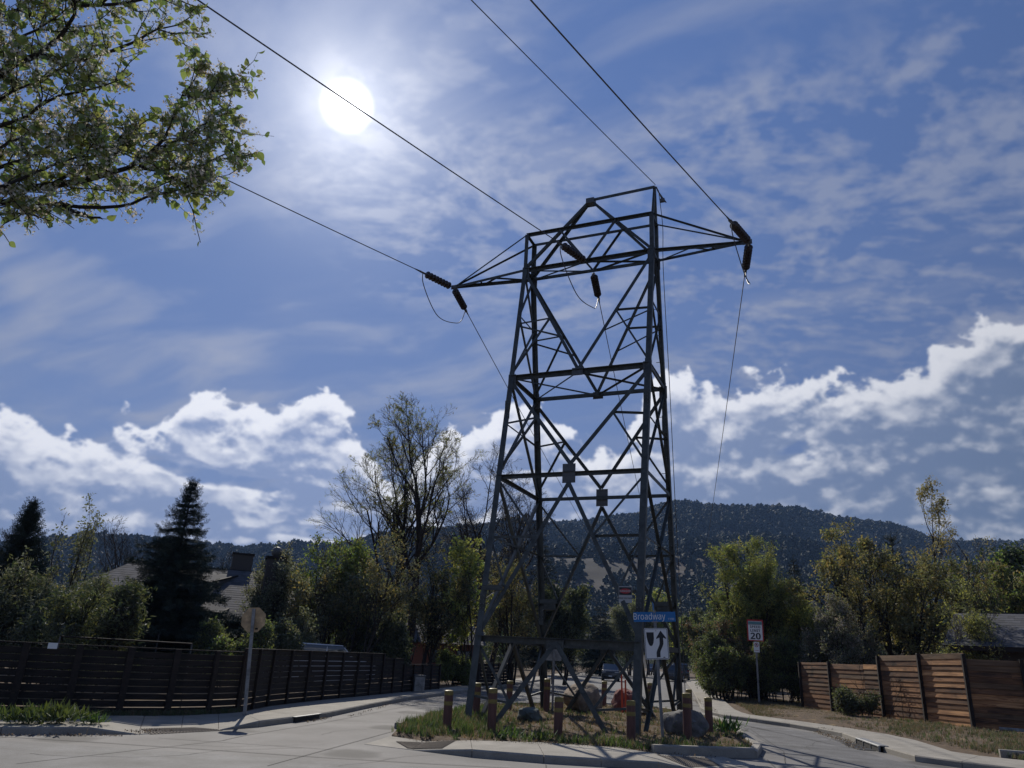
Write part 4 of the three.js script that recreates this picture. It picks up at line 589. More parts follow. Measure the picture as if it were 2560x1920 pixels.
{
  const h = thing('house', 'low dark house with a grey shingle roof and chimneys behind the slat fence', 'house', [-14.0, 0, -35.6], 0.36);
  // local frame: x to the right along the front, z towards the viewer
  part(h, 'wall', boxUV(box(11.6, 2.75, 7.4, 0.2, 1.37, -3.6)), M.houseWall);
  shingleRoof(h, V(-6.6, 2.62, 0.9), V(4.9, 2.75, 0.9), V(5.6, 5.25, -4.2), V(-3.3, 5.25, -4.2), 22);
  shingleRoof(h, V(5.6, 2.7, -9), V(-6.6, 2.7, -9), V(-3.3, 5.25, -4.2), V(5.6, 5.25, -4.2), 12, 'rear_roof');
  part(h, 'hip_roof', tris([-6.6, 2.62, 0.9, -3.3, 5.25, -4.2, -6.6, 2.7, -9]), M.shingle);
  part(h, 'fascia', box(11.5, 0.18, 0.04, -0.85, 2.6, 0.93), M.postBrown); part(h, 'gutter', rod(V(-6.6, 2.55, 1.0), V(4.9, 2.66, 1.0), 0.05, 6), M.galv);
  // low wedge shaped gables standing out of the roof slope
  const onRoof = (x, t, up = 0) => V(x, 2.68 + 2.55 * t + up, 0.9 - 5.1 * t);
  for (const [x1, t1, x3, t3, x2, t2, up] of [[1.75, 0.86, 0.45, 0.46, -1.1, 0.62, 0.5], [1.5, 0.16, 1.15, -0.03, 0.2, 0.0, 0.3]]) {
    const A = onRoof(x1, t1, 0.06), C = onRoof(x3, t3), B = onRoof(x2, t2), Cu = onRoof(x3, t3, up), Bu = onRoof(x2, t2, up), Du = onRoof(x2 + 0.2, Math.min(0.98, t2 + 0.25), up * 0.3 + 0.05);
    const dm = part(h, 'roof_gable', tris([...A.toArray(), ...C.toArray(), ...Cu.toArray(), ...C.toArray(), ...B.toArray(), ...Bu.toArray(), ...C.toArray(), ...Bu.toArray(), ...Cu.toArray()]), M.houseWall);
    part(dm, 'gable_roof', tris([...A.toArray(), ...Cu.toArray(), ...Bu.toArray(), ...A.toArray(), ...Bu.toArray(), ...Du.toArray()]), M.shingle); part(dm, 'gable_fascia', rod(A, Cu, 0.05, 5), M.postBrown); part(dm, 'gable_fascia', rod(Cu, Bu, 0.05, 5), M.postBrown);
  }
  const ch = part(h, 'chimney', boxUV(bevelBox(0.8, 5.6, 0.8, 0.02, 3.2, 2.8, 0.6), 1), M.houseWall); part(ch, 'chimney_cap', bevelBox(0.95, 0.12, 0.95, 0.02, 3.2, 5.55, 0.6), M.postBrown); part(ch, 'cowl', new THREE.SphereGeometry(0.26, 10, 8).translate(3.2, 5.85, 0.6), M.steelDark);
  const c2 = part(h, 'chimney', boxUV(bevelBox(1.05, 1.7, 0.9, 0.02, 1.9, 5.3, -5.2), 1), M.houseWall); part(c2, 'chimney_cap', box(1.15, 0.1, 1.0, 1.9, 6.18, -5.2), M.postBrown);
  for (const x of [-4.3, -1.6, 1.0]) { const w = part(h, 'window', bevelBox(1.3, 1.1, 0.06, 0.01, x, 1.6, 0.12), M.postBrown); part(w, 'pane', box(0.55, 0.95, 0.02, x - 0.3, 1.6, 0.16), M.glass); part(w, 'pane', box(0.55, 0.95, 0.02, x + 0.3, 1.6, 0.16), M.glass); }
  part(h, 'door', bevelBox(0.95, 2.05, 0.06, 0.01, 2.1, 1.03, 0.12), M.redWall);
}
{
  const h = thing('house', 'small reddish brown house half hidden below the tall bare trees', 'house', [-4.6, 0, -55.5], 0.12);
  part(h, 'wall', boxUV(box(6.4, 2.5, 5, 0, 1.25, -2.4)), M.redWall); shingleRoof(h, V(-3.7, 2.35, 0.7), V(3.7, 2.35, 0.7), V(3.7, 3.7, -2.4), V(-3.7, 3.7, -2.4), 10); shingleRoof(h, V(3.7, 2.35, -5.5), V(-3.7, 2.35, -5.5), V(-3.7, 3.7, -2.4), V(3.7, 3.7, -2.4), 6, 'rear_roof');
  for (const x of [0.4, 2.2]) { const w = part(h, 'window', bevelBox(1.0, 0.9, 0.06, 0.01, x, 1.5, 0.13), M.postBrown); part(w, 'pane', box(0.42, 0.8, 0.02, x - 0.24, 1.5, 0.17), M.glass); part(w, 'pane', box(0.42, 0.8, 0.02, x + 0.24, 1.5, 0.17), M.glass); }
  const po = part(h, 'porch_gable', tris([-3.6, 1.75, 1.6, -1.9, 1.45, 1.6, -2.0, 1.95, 1.6, -3.6, 1.75, 1.6, -2.0, 1.95, 1.6, -2.3, 2.35, 1.6]), M.trimWhite); part(po, 'porch_post', box(0.1, 1.5, 0.1, -1.95, 0.75, 1.55), M.trimWhite); part(h, 'chimney', boxUV(box(0.6, 1.6, 0.6, -1.6, 3.7, -1.8)), M.redWall);
}
{
  const h = thing('house', 'dark house with a low shingle roof behind the cedar fence', 'house', [23.6, 0, -32.0], -0.55);
  part(h, 'wall', boxUV(box(9, 3.0, 6, 1.2, 1.5, -3.0)), M.houseWall); shingleRoof(h, V(-4.6, 3.1, 0.9), V(7, 3.1, 0.9), V(7, 4.75, -3), V(-4.0, 4.75, -3), 14); shingleRoof(h, V(7, 3.1, -6.9), V(-4.6, 3.1, -6.9), V(-4.0, 4.75, -3), V(7, 4.75, -3), 6, 'rear_roof'); part(h, 'gable_wall', tris([-3.3, 3.0, 0, -3.3, 3.0, -6, -3.3, 4.6, -3]), M.houseWall);
  part(h, 'fascia', box(11.6, 0.2, 0.05, 1.2, 3.05, 0.93), M.postBrown); part(h, 'vent_pipe', merged([new THREE.CylinderGeometry(0.12, 0.12, 0.8, 10).translate(0.6, 4.8, -0.9), new THREE.CylinderGeometry(0.17, 0.17, 0.16, 10).translate(0.6, 5.2, -0.9)]), M.trimWhite);
  const w = part(h, 'window', bevelBox(1.4, 1.0, 0.06, 0.01, 0, 1.8, 0.04), M.trimWhite); part(w, 'pane', box(1.2, 0.85, 0.02, 0, 1.8, 0.08), M.glass);
}
// ------------------------------------------------------------------ cars
function car(label, x, z, turn, paint, scale = 1, y = 0) {
  const g = thing('parked_car', label, 'car', [x, y, z], turn); g.scale.setScalar(scale);
  const ext = (pts, w, bev) => new THREE.ExtrudeGeometry(new THREE.Shape(pts.map(([a, b]) => new THREE.Vector2(a, b))), { depth: w - 2 * bev, bevelEnabled: true, bevelSize: bev, bevelThickness: bev, bevelSegments: 3, curveSegments: 4 }).translate(0, 0, -w / 2 + bev);
  part(g, 'body', toCreasedNormals(ext([[-2.25, 0.35], [-1.95, 0.3], [-1.85, 0.55], [-1.6, 0.72], [-1.3, 0.72], [-1.05, 0.55], [-0.98, 0.28], [0.98, 0.28], [1.05, 0.55], [1.3, 0.72], [1.6, 0.72], [1.85, 0.55], [1.95, 0.3], [2.25, 0.38], [2.28, 0.75], [2.2, 0.98], [1.15, 1.08], [-2.2, 1.08], [-2.3, 0.8]], 1.84, 0.06), 0.6), paint);
  const cab = part(g, 'cabin', toCreasedNormals(ext([[-2.12, 1.05], [1.15, 1.05], [0.45, 1.6], [-1.75, 1.62]], 1.6, 0.08), 0.6), M.glass); part(cab, 'roof', toCreasedNormals(ext([[-1.85, 1.6], [0.5, 1.58], [0.4, 1.66], [-1.7, 1.68]], 1.5, 0.05), 0.6), paint);
  for (const s of [-1, 1]) { for (const [a, b, c, d] of [[1.15, 1.05, 0.45, 1.6], [-2.1, 1.05, -1.78, 1.62], [-0.5, 1.05, -0.5, 1.62]]) part(cab, 'pillar', rod(V(a, b, s * 0.8), V(c, d, s * 0.76), 0.05, 5), paint); part(g, 'mirror', bevelBox(0.12, 0.16, 0.2, 0.03, 0.85, 1.12, s * 1.0), paint); }
  for (const [wx, s] of [[-1.43, -1], [-1.43, 1], [1.43, -1], [1.43, 1]]) { const t = part(g, 'wheel', new THREE.CylinderGeometry(0.35, 0.35, 0.24, 20).rotateX(Math.PI / 2).translate(wx, 0.35, s * 0.82), M.rubber); part(t, 'rim', new THREE.CylinderGeometry(0.22, 0.22, 0.02, 12).rotateX(Math.PI / 2).translate(wx, 0.35, s * 0.945), M.chrome); }
  for (const s of [-1, 1]) { part(g, 'headlight', bevelBox(0.08, 0.16, 0.4, 0.02, 2.26, 0.86, s * 0.66), M.lampClear); part(g, 'tail_light', bevelBox(0.08, 0.3, 0.16, 0.02, -2.27, 0.9, s * 0.8), M.lampRed); }
  part(g, 'grille', bevelBox(0.05, 0.2, 0.8, 0.01, 2.29, 0.78, 0), M.rubber); part(g, 'number_plate', box(0.02, 0.12, 0.34, 2.32, 0.52, 0), M.signWhite); part(g, 'bumper', bevelBox(0.12, 0.2, 1.7, 0.04, 2.26, 0.45, 0), M.rubber); return g;
}
const roadTurn = Math.atan2(1, 0.235);   // nose towards the viewer along the street
car('black car facing the viewer in the middle of the street', 11.0, -76.5, -Math.PI / 2 - 0.16, M.carBlack, 0.9);
car('nearer dark parked car seen from behind beside the right kerb', 20.2, -90, Math.PI / 2 - 0.24, M.carBlack, 1.05);
car('farther dark parked car behind another beside the right kerb', 22.4, -96.5, Math.PI / 2 - 0.24, M.carBlack, 1.14);
car('blue parked car far down the street', 29.6, -150, -Math.PI / 2 - 0.24, M.carBlue, 1.0);
car('small dark parked car farthest down the street', 35.2, -163, -Math.PI / 2 - 0.24, M.carBlack, 1.0);
car('white parked car whose roof shows above the slat fence', -7.6, -34.6, 0.9, M.carWhite, 1.0, 0.12);

// ------------------------------------------------------------------ plants: skeletons of tapered limbs, leaves spread along the twigs
const Y = V(0, 1, 0);
function grow(seed, o) {
  // o: height, r (trunk radius), levels, spread [per level], ratio, kids [per level], first, wiggle, up, dirs (start directions), clear
  const r = rngOf(seed), segs = [], twigs = [], rv = () => V(r() - 0.5, r() - 0.5, r() - 0.5);
  const rec = (p, d, len, rad, lvl) => {
    const n = lvl === 0 ? 8 : lvl === 1 ? 6 : lvl === 2 ? 5 : 3, st = len / n; let ra = rad;
    for (let i = 0; i < n; i++) {
      d = d.clone().addScaledVector(rv(), o.wiggle * (lvl ? 1 : 0.5)).addScaledVector(Y, o.up[Math.min(lvl, o.up.length - 1)]).normalize();
      const q = p.clone().addScaledVector(d, st), rb = Math.max(o.rmin || 0.004, ra * (lvl === 0 ? 0.9 : 0.86)); segs.push([p, q, ra, rb, lvl]);
      if (lvl >= o.levels - 1) twigs.push([p, q, lvl]);
      p = q; ra = rb;
      if (lvl < o.levels) { const f = (i + 1) / n; if (lvl === 0 ? f >= o.first : f > 0.2) { const k = o.kids[Math.min(lvl, o.kids.length - 1)]; const num = Math.floor(k) + (r() < k % 1 ? 1 : 0); for (let c = 0; c < num; c++) { const ax = d.clone().cross(rv()).normalize(), sp = o.spread[Math.min(lvl, o.spread.length - 1)] * (0.7 + r() * 0.6); const cd = d.clone().applyAxisAngle(ax, sp); rec(p, cd, len * o.ratio * (1.15 - 0.55 * f * (lvl === 0 ? (o.taper || 1) : 1)) * (0.75 + r() * 0.5), rb * (o.kidR || 0.55), lvl + 1); } } }
    }
  };
  for (const s of o.starts || [[V(0, 0, 0), V(0, 1, 0), 1]]) rec(s[0].clone(), s[1].clone().normalize(), o.height * (o.trunk || 0.7) * s[2], o.r * s[2], 0);
  return { segs, twigs };
}
function limbs(segs, keep = () => true) {
  const v = [], u = [], idx = [];
  for (const [p, q, ra, rb, lvl] of segs) { if (!keep(lvl)) continue; const d = q.clone().sub(p), L = d.length(); d.divideScalar(L || 1); const a = Math.abs(d.y) < 0.9 ? V(0, 1, 0).cross(d).normalize() : V(1, 0, 0).cross(d).normalize(), b = d.clone().cross(a), n = ra > 0.07 ? 7 : ra > 0.02 ? 5 : 3, s = v.length / 3; for (const [c, rr, vv] of [[p, ra, 0], [q, rb, L]]) for (let k = 0; k < n; k++) { const t = k / n * Math.PI * 2, x = Math.cos(t) * rr, y = Math.sin(t) * rr; v.push(c.x + a.x * x + b.x * y, c.y + a.y * x + b.y * y, c.z + a.z * x + b.z * y); u.push(k / n, vv); } for (let k = 0; k < n; k++) { const k2 = (k + 1) % n; idx.push(s + k, s + k2, s + n + k, s + k2, s + n + k2, s + n + k); } }
  const g = new THREE.BufferGeometry(); g.setAttribute('position', new THREE.Float32BufferAttribute(v, 3)); g.setAttribute('uv', new THREE.Float32BufferAttribute(u, 2)); g.setIndex(idx); g.computeVertexNormals(); return g;
}
function leafGeo(len, wid, fold = 0.25) { // pointed oval folded along its rib
  return tris([0, 0, 0, wid * 0.5, len * 0.3, fold * wid, 0, len, 0.05 * len, 0, 0, 0, 0, len, 0.05 * len, -wid * 0.5, len * 0.3, fold * wid, wid * 0.5, len * 0.3, fold * wid, wid * 0.36, len * 0.68, fold * wid * 0.7, 0, len, 0.05 * len, -wid * 0.5, len * 0.3, fold * wid, 0, len, 0.05 * len, -wid * 0.36, len * 0.68, fold * wid * 0.7]);
}
function clump(seed, n, len, wid, rad) { const r = rngOf(seed), gs = []; for (let i = 0; i < n; i++) { const g = leafGeo(len * (0.7 + r() * 0.6), wid * (0.7 + r() * 0.6)); g.applyMatrix4(new THREE.Matrix4().makeRotationFromEuler(new THREE.Euler(r() * 6.3, r() * 6.3, r() * 6.3))); g.translate((r() - 0.5) * rad, (r() - 0.5) * rad, (r() - 0.5) * rad); gs.push(g); } return merged(gs); }
const tmpM = new THREE.Matrix4(), tmpQ = new THREE.Quaternion();
function scatterMat(p, r, s) { return new THREE.Matrix4().compose(p, new THREE.Quaternion().setFromEuler(new THREE.Euler(r() * 6.28, r() * 6.28, r() * 6.28)), V(s, s, s)); }
function tint(r, base, dv = 0.25, dh = 0.12) { const k = 1 + (r() - 0.5) * 2 * dv, w = (r() - 0.5) * 2 * dh; return rgb(base[0] * k * (1 + w), base[1] * k, base[2] * k * (1 - w)); }
// leaves along twigs
function foliage(seed, twigs, per, off, scale, cols, where) {
  const r = rngOf(seed), ms = [], cs = [];
  for (const [p, q] of twigs) { const n = Math.floor(per) + (r() < per % 1 ? 1 : 0); for (let i = 0; i < n; i++) { const c = p.clone().lerp(q, r()).add(V((r() - 0.5) * off, (r() - 0.5) * off, (r() - 0.5) * off)); if (r() > smooth(-0.1, 0.14, fbm(c.x * 0.95 + seed, c.y * 0.95, c.z * 0.95, 3)) + 0.08) continue; ms.push(scatterMat(c, r, scale * (0.6 + r() * 0.8))); cs.push(tint(r, cols[Math.floor(r() * cols.length)])); } }
  return [ms, cs];
}
function tree(name, label, category, x, z, turn, seed, o, leaf, bark = M.bark, group, y = 0.05) {
  const g = thing(name, label, category, [x, y, z], turn, group), sk = grow(seed, o);
  part(g, 'trunk', limbs(sk.segs, (l) => l < 1), bark); part(g, 'branches', limbs(sk.segs, (l) => l >= 1), bark).userData.kind = 'stuff';
  if (leaf) for (const lf of Array.isArray(leaf) ? leaf : [leaf]) { const [ms, cs] = foliage(seed + 7, sk.twigs, lf.per, lf.off, lf.scale || 1, lf.cols, lf.where); if (ms.length) instanced(g, lf.name || 'crown', lf.geo, lf.mat || leafMat, ms, cs); }
  return g;
}
const G = { fresh: [0.20, 0.26, 0.05], yellow: [0.37, 0.37, 0.075], olive: [0.135, 0.15, 0.045], grey: [0.18, 0.19, 0.11], deep: [0.045, 0.065, 0.024], bronze: [0.28, 0.23, 0.07], white: [0.55, 0.53, 0.48] };
const small = clump(1, 7, 0.1, 0.05, 0.3), narrow = clump(2, 8, 0.115, 0.027, 0.32), tiny = clump(3, 5, 0.068, 0.036, 0.18), broad = clump(4, 7, 0.12, 0.095, 0.36), bud = clump(5, 3, 0.06, 0.03, 0.08), bloom = clump(6, 8, 0.04, 0.035, 0.22);
// ---- conifers: whorls of drooping boughs dressed with needle sprays
const spray = (() => { const gs = [], r = rngOf(12); for (let i = 0; i < 16; i++) { const t = i / 16, side = i % 2 ? 1 : -1; const g = tris([0, 0, 0, 0.012, 0.11 * (1.05 - t * 0.5), 0.004, -0.012, 0.11 * (1.05 - t * 0.5), 0.004]); g.rotateZ(side * (0.75 + r() * 0.35)); g.rotateY((r() - 0.5) * 2.4); g.translate(0, t * 0.3, 0); gs.push(g); } gs.push(tris([-0.008, 0, 0, 0.008, 0, 0, 0, 0.36, 0])); return merged(gs); })();
function conifer(name, label, x, z, turn, seed, H, R, cols, o = {}) {
  const r = rngOf(seed), g = thing(name, label, 'conifer', [x, 0.03, z], turn), segs = [], ms = [], cs = []; const rows = o.rows || 26, droop = o.droop ?? 0.35; let p = V(0, 0, 0);
  for (let i = 0; i < 12; i++) { const q = V((r() - 0.5) * 0.03, H * (i + 1) / 12 * 0.985, (r() - 0.5) * 0.03); segs.push([p, q, 0.022 * H * (1 - i / 12) + 0.008, 0.022 * H * (1 - (i + 1) / 12) + 0.008, 0]); p = q; }
  for (let k = 0; k < rows; k++) {
    const f = ((k + r() * 0.7) / rows), y = H * (o.bare || 0.05) + H * (1 - (o.bare || 0.05)) * Math.pow(f, 0.92) * 0.985, rad = R * Math.pow(1 - f, o.pow || 0.85) * (0.72 + r() * 0.5) + 0.05 + 0.1 * (1 - f), n = Math.round((o.n || 7) * (1 - f * 0.4)), a0 = r() * 6.28;
    for (let b = 0; b < n; b++) {
      if (r() < (o.miss || 0.06)) continue; const a = a0 + b / n * 6.28 + (r() - 0.5) * 0.5, L = rad * (0.7 + r() * 0.55), dirH = V(Math.cos(a), 0, Math.sin(a)); let c = V(0, y, 0); const ns = Math.max(3, Math.round(L / 0.22)); const rise = (o.rise ?? 0.25) + f * 0.6;
      for (let s = 0; s < ns; s++) { const t = (s + 1) / ns, d = dirH.clone().addScaledVector(Y, rise * (1 - t * 1.2) - droop * t + (t > 0.8 ? 0.35 : 0)).add(V((r() - 0.5) * 0.16, (r() - 0.5) * 0.1, (r() - 0.5) * 0.16)).normalize(); const q = c.clone().addScaledVector(d, L / ns); segs.push([c, q, 0.014 * (1 - t) + 0.005, 0.014 * (1 - t) + 0.004, 1]);
        const m = o.dens || 3; for (let e = 0; e < m; e++) { const side = d.clone().cross(Y).normalize().multiplyScalar((r() - 0.5) * 2.2).addScaledVector(d, 0.7).addScaledVector(Y, (r() - 0.62) * 0.9).normalize(); const pos = c.clone().lerp(q, r()); const sc = (0.75 + r() * 0.7) * (o.spray || 1) * (0.34 + 0.66 * (1 - f)); ms.push(new THREE.Matrix4().compose(pos, new THREE.Quaternion().setFromUnitVectors(Y, side), V(sc, sc, sc))); cs.push(tint(r, cols[Math.floor(r() * cols.length)], 0.3)); }
        c = q; }
      ms.push(new THREE.Matrix4().compose(c, new THREE.Quaternion().setFromUnitVectors(Y, dirH.clone().addScaledVector(Y, 0.2 + f).normalize()), V(1, 1, 1))); cs.push(tint(r, cols[0], 0.3));
    }
  }
  for (let i = 0; i < 14; i++) { const h = H * (0.9 + 0.1 * i / 14); ms.push(new THREE.Matrix4().compose(V(0, h, 0), new THREE.Quaternion().setFromUnitVectors(Y, V((r() - 0.5) * 0.9, 1, (r() - 0.5) * 0.9).normalize()), V(0.8, 0.8, 0.8))); cs.push(tint(r, cols[0], 0.3)); }
  part(g, 'trunk', limbs(segs, (l) => l === 0), M.barkDark); part(g, 'boughs', limbs(segs, (l) => l === 1), M.barkDark).userData.kind = 'stuff'; instanced(g, 'needles', spray, needleMat, ms, cs); return g;
}
const N1 = [[0.030, 0.048, 0.036], [0.022, 0.036, 0.030], [0.040, 0.058, 0.038]];
conifer('spruce_tree', 'dark pointed spruce in front of the shingled house', -13.0, -30.5, 0.4, 41, 7.9, 2.6, N1, { rows: 56, n: 8, dens: 6, spray: 1.25, pow: 1.08, miss: 0.06, droop: 0.25 });
conifer('juniper_tree', 'dark pointed juniper at the far left edge behind bushes', -16.7, -26.4, 1, 43, 6.0, 1.6, N1, { rows: 46, n: 9, droop: -0.5, rise: 1.2, dens: 6, pow: 1.0, spray: 1.2 });
conifer('spruce_tree', 'tall dark spruce behind the left half of the tower', 4.5, -80, 2, 47, 13.2, 2.9, N1, { rows: 34, n: 8, dens: 3, spray: 2.0, pow: 0.8 });
conifer('spruce_tree', 'dark slim spruce rising behind the yellow green tree on the right', 26.0, -67.2, 0.2, 53, 11.4, 2.0, N1, { rows: 30, n: 7, dens: 3, spray: 1.8 });
conifer('juniper_tree', 'dark upright juniper inside the large bronze leaved tree', 26.8, -51.4, 1.7, 59, 11.0, 1.8, N1, { rows: 32, n: 8, droop: -0.4, rise: 0.9, dens: 3, pow: 0.5, spray: 1.7 });
conifer('pine_tree', 'small round dark pine beyond the street behind the tower', 12.9, -99.2, 0.7, 61, 8.4, 2.3, N1, { rows: 22, n: 8, dens: 3, spray: 2.2, pow: 0.45 });
// ---- bare and budding trees
const bareO = { height: 18, r: 0.3, levels: 5, spread: [0.55, 0.6, 0.6, 0.65, 0.7], ratio: 0.56, kids: [1.4, 1.3, 1.3, 1.4, 1], first: 0.3, wiggle: 0.36, up: [0.04, 0.12, 0.08, 0.06, 0.04], trunk: 0.6, kidR: 0.62, rmin: 0.0075, taper: 0.6 };
const budLeaf = (per, cols) => ({ geo: bud, per, off: 0.12, scale: 1.1, cols, name: 'young_leaves' });
tree('bare_tree', 'tall nearly bare tree with two dark trunks, highest of the trees', 'tree', -6.3, -51.6, 2.2, 108, { ...bareO, height: 19.4, r: 0.34, starts: [[V(-0.3, 0, 0), V(-0.15, 1, 0.05), 1], [V(0.6, 0, 0.2), V(0.2, 1, 0), 0.92]], kids: [1.5, 1.4, 1.45, 1.5, 1] }, budLeaf(0.5, [G.yellow, G.fresh, G.bronze]), M.barkDark, 'bare trees');
tree('bare_tree', 'second tall bare tree directly left of the tower', 'tree', -1.2, -62, 0.3, 106, { ...bareO, height: 18.5, r: 0.3, starts: [[V(-0.2, 0, 0), V(-0.1, 1, 0.05), 1], [V(0.5, 0, 0.2), V(0.3, 1, 0), 0.9]], kids: [1.5, 1.4, 1.45, 1.5, 1] }, budLeaf(0.04, [G.bronze]), M.barkDark, 'bare trees');
tree('bare_tree', 'bare tree between the spruce and the left bushes', 'tree', -24.2, -49.5, 2.0, 121, { ...bareO, height: 9.4, r: 0.16, levels: 4, kids: [1.6, 1.5, 1.4, 1] }, null, M.barkDark, 'bare trees');
tree('bare_tree', 'small bare tree above the left end of the shingle roof', 'tree', -21.0, -51.5, 0.4, 127, { ...bareO, height: 8.0, r: 0.14, levels: 4, kids: [1.6, 1.5, 1.4, 1] }, null, M.barkDark, 'bare trees');
tree('bare_tree', 'faint bare tree behind the square chimney', 'tree', -26.6, -75.4, 0.9, 131, { ...bareO, height: 10.6, r: 0.18, levels: 4, kids: [1.6, 1.5, 1.4, 1] }, null, M.barkDark, 'bare trees');
tree('bare_tree', 'faint bare tree right of the vine covered chimney', 'tree', -20.5, -72, 2.9, 137, { ...bareO, height: 9.6, r: 0.16, levels: 4, kids: [1.6, 1.5, 1.4, 1] }, null, M.barkDark, 'bare trees');
// ---- leafy trees; crowns are laid out on many stems
const bushO = (h, r, k = 1) => ({ height: h, r, levels: 3, spread: [0.45, 0.6, 0.7], ratio: 0.46, kids: [1.7 * k, 1.6, 1.4], first: 0.18, wiggle: 0.35, up: [0.06, 0.06, 0.04], trunk: 0.8, kidR: 0.55, rmin: 0.006, taper: 0.9 });
const stems = (n, spread, seed, lean = 0.35) => { const r = rngOf(seed); return Array.from({ length: n }, () => { const a = r() * 6.28, d = r() * spread; return [V(Math.cos(a) * d, 0, Math.sin(a) * d), V(Math.cos(a) * lean * (0.3 + r()), 1, Math.sin(a) * lean * (0.3 + r())), 0.65 + r() * 0.4]; }); };
const L = (geo, per, cols, scale = 1, off = 0.25) => ({ geo, per, off, scale, cols });
tree('leafy_tree', 'light green tree left of the twin trunked bare tree', 'tree', -8.0, -38.8, 0, 201, { ...bushO(6.4, 0.1), starts: stems(5, 0.6, 3, 0.14) }, L(small, 0.46, [G.fresh, G.olive, G.fresh], 1.35, 0.35), M.bark, 'leafy trees');
tree('leafy_tree', 'brownish green thin leaved tree with several grey stems', 'tree', -7.1, -37.4, 1, 207, { ...bushO(6.6, 0.1), starts: stems(6, 1.3, 5, 0.28) }, L(tiny, 0.53, [G.olive, G.bronze, G.grey], 1.7, 0.35), M.bark, 'leafy trees');
tree('leafy_tree', 'brownish shaded tree right behind the end of the slat fence', 'tree', -4.4, -42.5, 2.4, 211, { ...bushO(6.3, 0.1), starts: stems(5, 1.2, 7, 0.3) }, L(tiny, 0.50, [G.olive, G.bronze, G.deep], 1.7, 0.35), M.barkDark, 'leafy trees');
tree('leafy_tree', 'young maple with bright yellow green leaves left of the tower', 'tree', -1.75, -44.2, 0.5, 217, { ...bushO(8.0, 0.08), starts: stems(3, 0.4, 9, 0.12) }, L(broad, 0.2, [G.yellow, G.fresh], 1.3, 0.3), M.barkDark, 'leafy trees');
tree('leafy_tree', 'brown twiggy tree with sparse leaves behind the left tower legs', 'tree', 0.9, -50.5, 1.5, 223, { ...bushO(7.6, 0.1), starts: stems(5, 1.4, 11, 0.3) }, L(tiny, 0.50, [G.bronze, G.olive], 1.6, 0.3), M.barkDark, 'leafy trees');
tree('leafy_tree', 'dark leafy tree beyond the driveway behind the tower', 'tree', 4.0, -56, 1.9, 227, { ...bushO(6.6, 0.1), starts: stems(5, 1.5, 13, 0.35) }, L(small, 0.62, [G.deep, G.olive], 1.6, 0.4), M.barkDark, 'leafy trees');
tree('leafy_tree', 'grey green tree behind the middle of the tower', 'tree', 8.9, -94.6, 0.2, 229, { ...bushO(9, 0.12), starts: stems(5, 1.6, 15, 0.3) }, L(small, 0.56, [G.olive, G.deep], 2.3, 0.5), M.barkDark, 'leafy trees');
tree('leafy_tree', 'pale grey green willow beyond the street behind the tower', 'tree', 18.4, -108.5, 0.2, 233, { ...bushO(9.8, 0.12), starts: stems(6, 2.4, 17, 0.35) }, L(narrow, 0.56, [G.grey, G.olive], 3.0, 0.6), M.bark, 'leafy trees');
tree('leafy_tree', 'bright green round tree far behind the blue street sign', 'tree', 24, -124, 0.2, 239, { ...bushO(11.2, 0.12), starts: stems(5, 1.6, 19, 0.25) }, L(small, 0.62, [G.fresh, G.yellow], 3.0, 0.6), M.bark, 'leafy trees');
tree('leafy_tree', 'dark tree at the far end of the street', 'tree', 30.5, -137, 0.2, 241, { ...bushO(9, 0.12), starts: stems(5, 2.6, 21, 0.4) }, L(small, 0.62, [G.deep, G.olive], 3.2, 0.6), M.barkDark, 'leafy trees');
tree('leafy_tree', 'dark green tree over the parked cars on the right', 'tree', 26.5, -92, 0.2, 243, { ...bushO(8.2, 0.12), starts: stems(6, 2.6, 23, 0.4) }, L(small, 0.62, [G.deep, G.olive], 2.4, 0.5), M.barkDark, 'leafy trees');
tree('leafy_tree', 'dark shrubby tree leaning over the right pavement far back', 'tree', 20.2, -70, 0.2, 247, { ...bushO(7.2, 0.12), starts: stems(6, 2.0, 25, 0.4) }, L(small, 0.62, [G.deep, G.olive, G.fresh], 2.0, 0.45), M.barkDark, 'leafy trees');
tree('willow_tree', 'yellow green fine leaved tree behind the speed limit sign', 'tree', 15.4, -46.8, 0.2, 251, { ...bushO(8.5, 0.12, 1.15), levels: 4, first: 0.05, starts: stems(7, 0.7, 27, 0.26), ratio: 0.42, kids: [1.8, 1.5, 1.2, 1] }, L(narrow, 0.38, [G.yellow, G.fresh, G.olive], 1.4, 0.35), M.barkDark, 'leafy trees');
tree('willow_tree', 'lower olive green part of the hedge trees right of the speed limit sign', 'tree', 18.4, -47.5, 1.2, 257, { ...bushO(6.2, 0.1), starts: stems(6, 1.2, 29, 0.35) }, L(narrow, 0.81, [G.fresh, G.olive, G.yellow], 1.5, 0.4), M.barkDark, 'leafy trees');
tree('blossom_shrub', 'tall shrub with dusty white blossom behind the cedar fence', 'shrub', 17.6, -40.6, 0.2, 263, { ...bushO(5.3, 0.08), starts: stems(7, 0.9, 31, 0.3) }, [L(tiny, 0.56, [G.olive, G.grey], 1.5, 0.3), { geo: bloom, mat: petalMat, per: 0.42, off: 0.3, scale: 1.1, cols: [[0.42, 0.38, 0.32], [0.3, 0.25, 0.21]], name: 'blossom' }], M.barkDark);
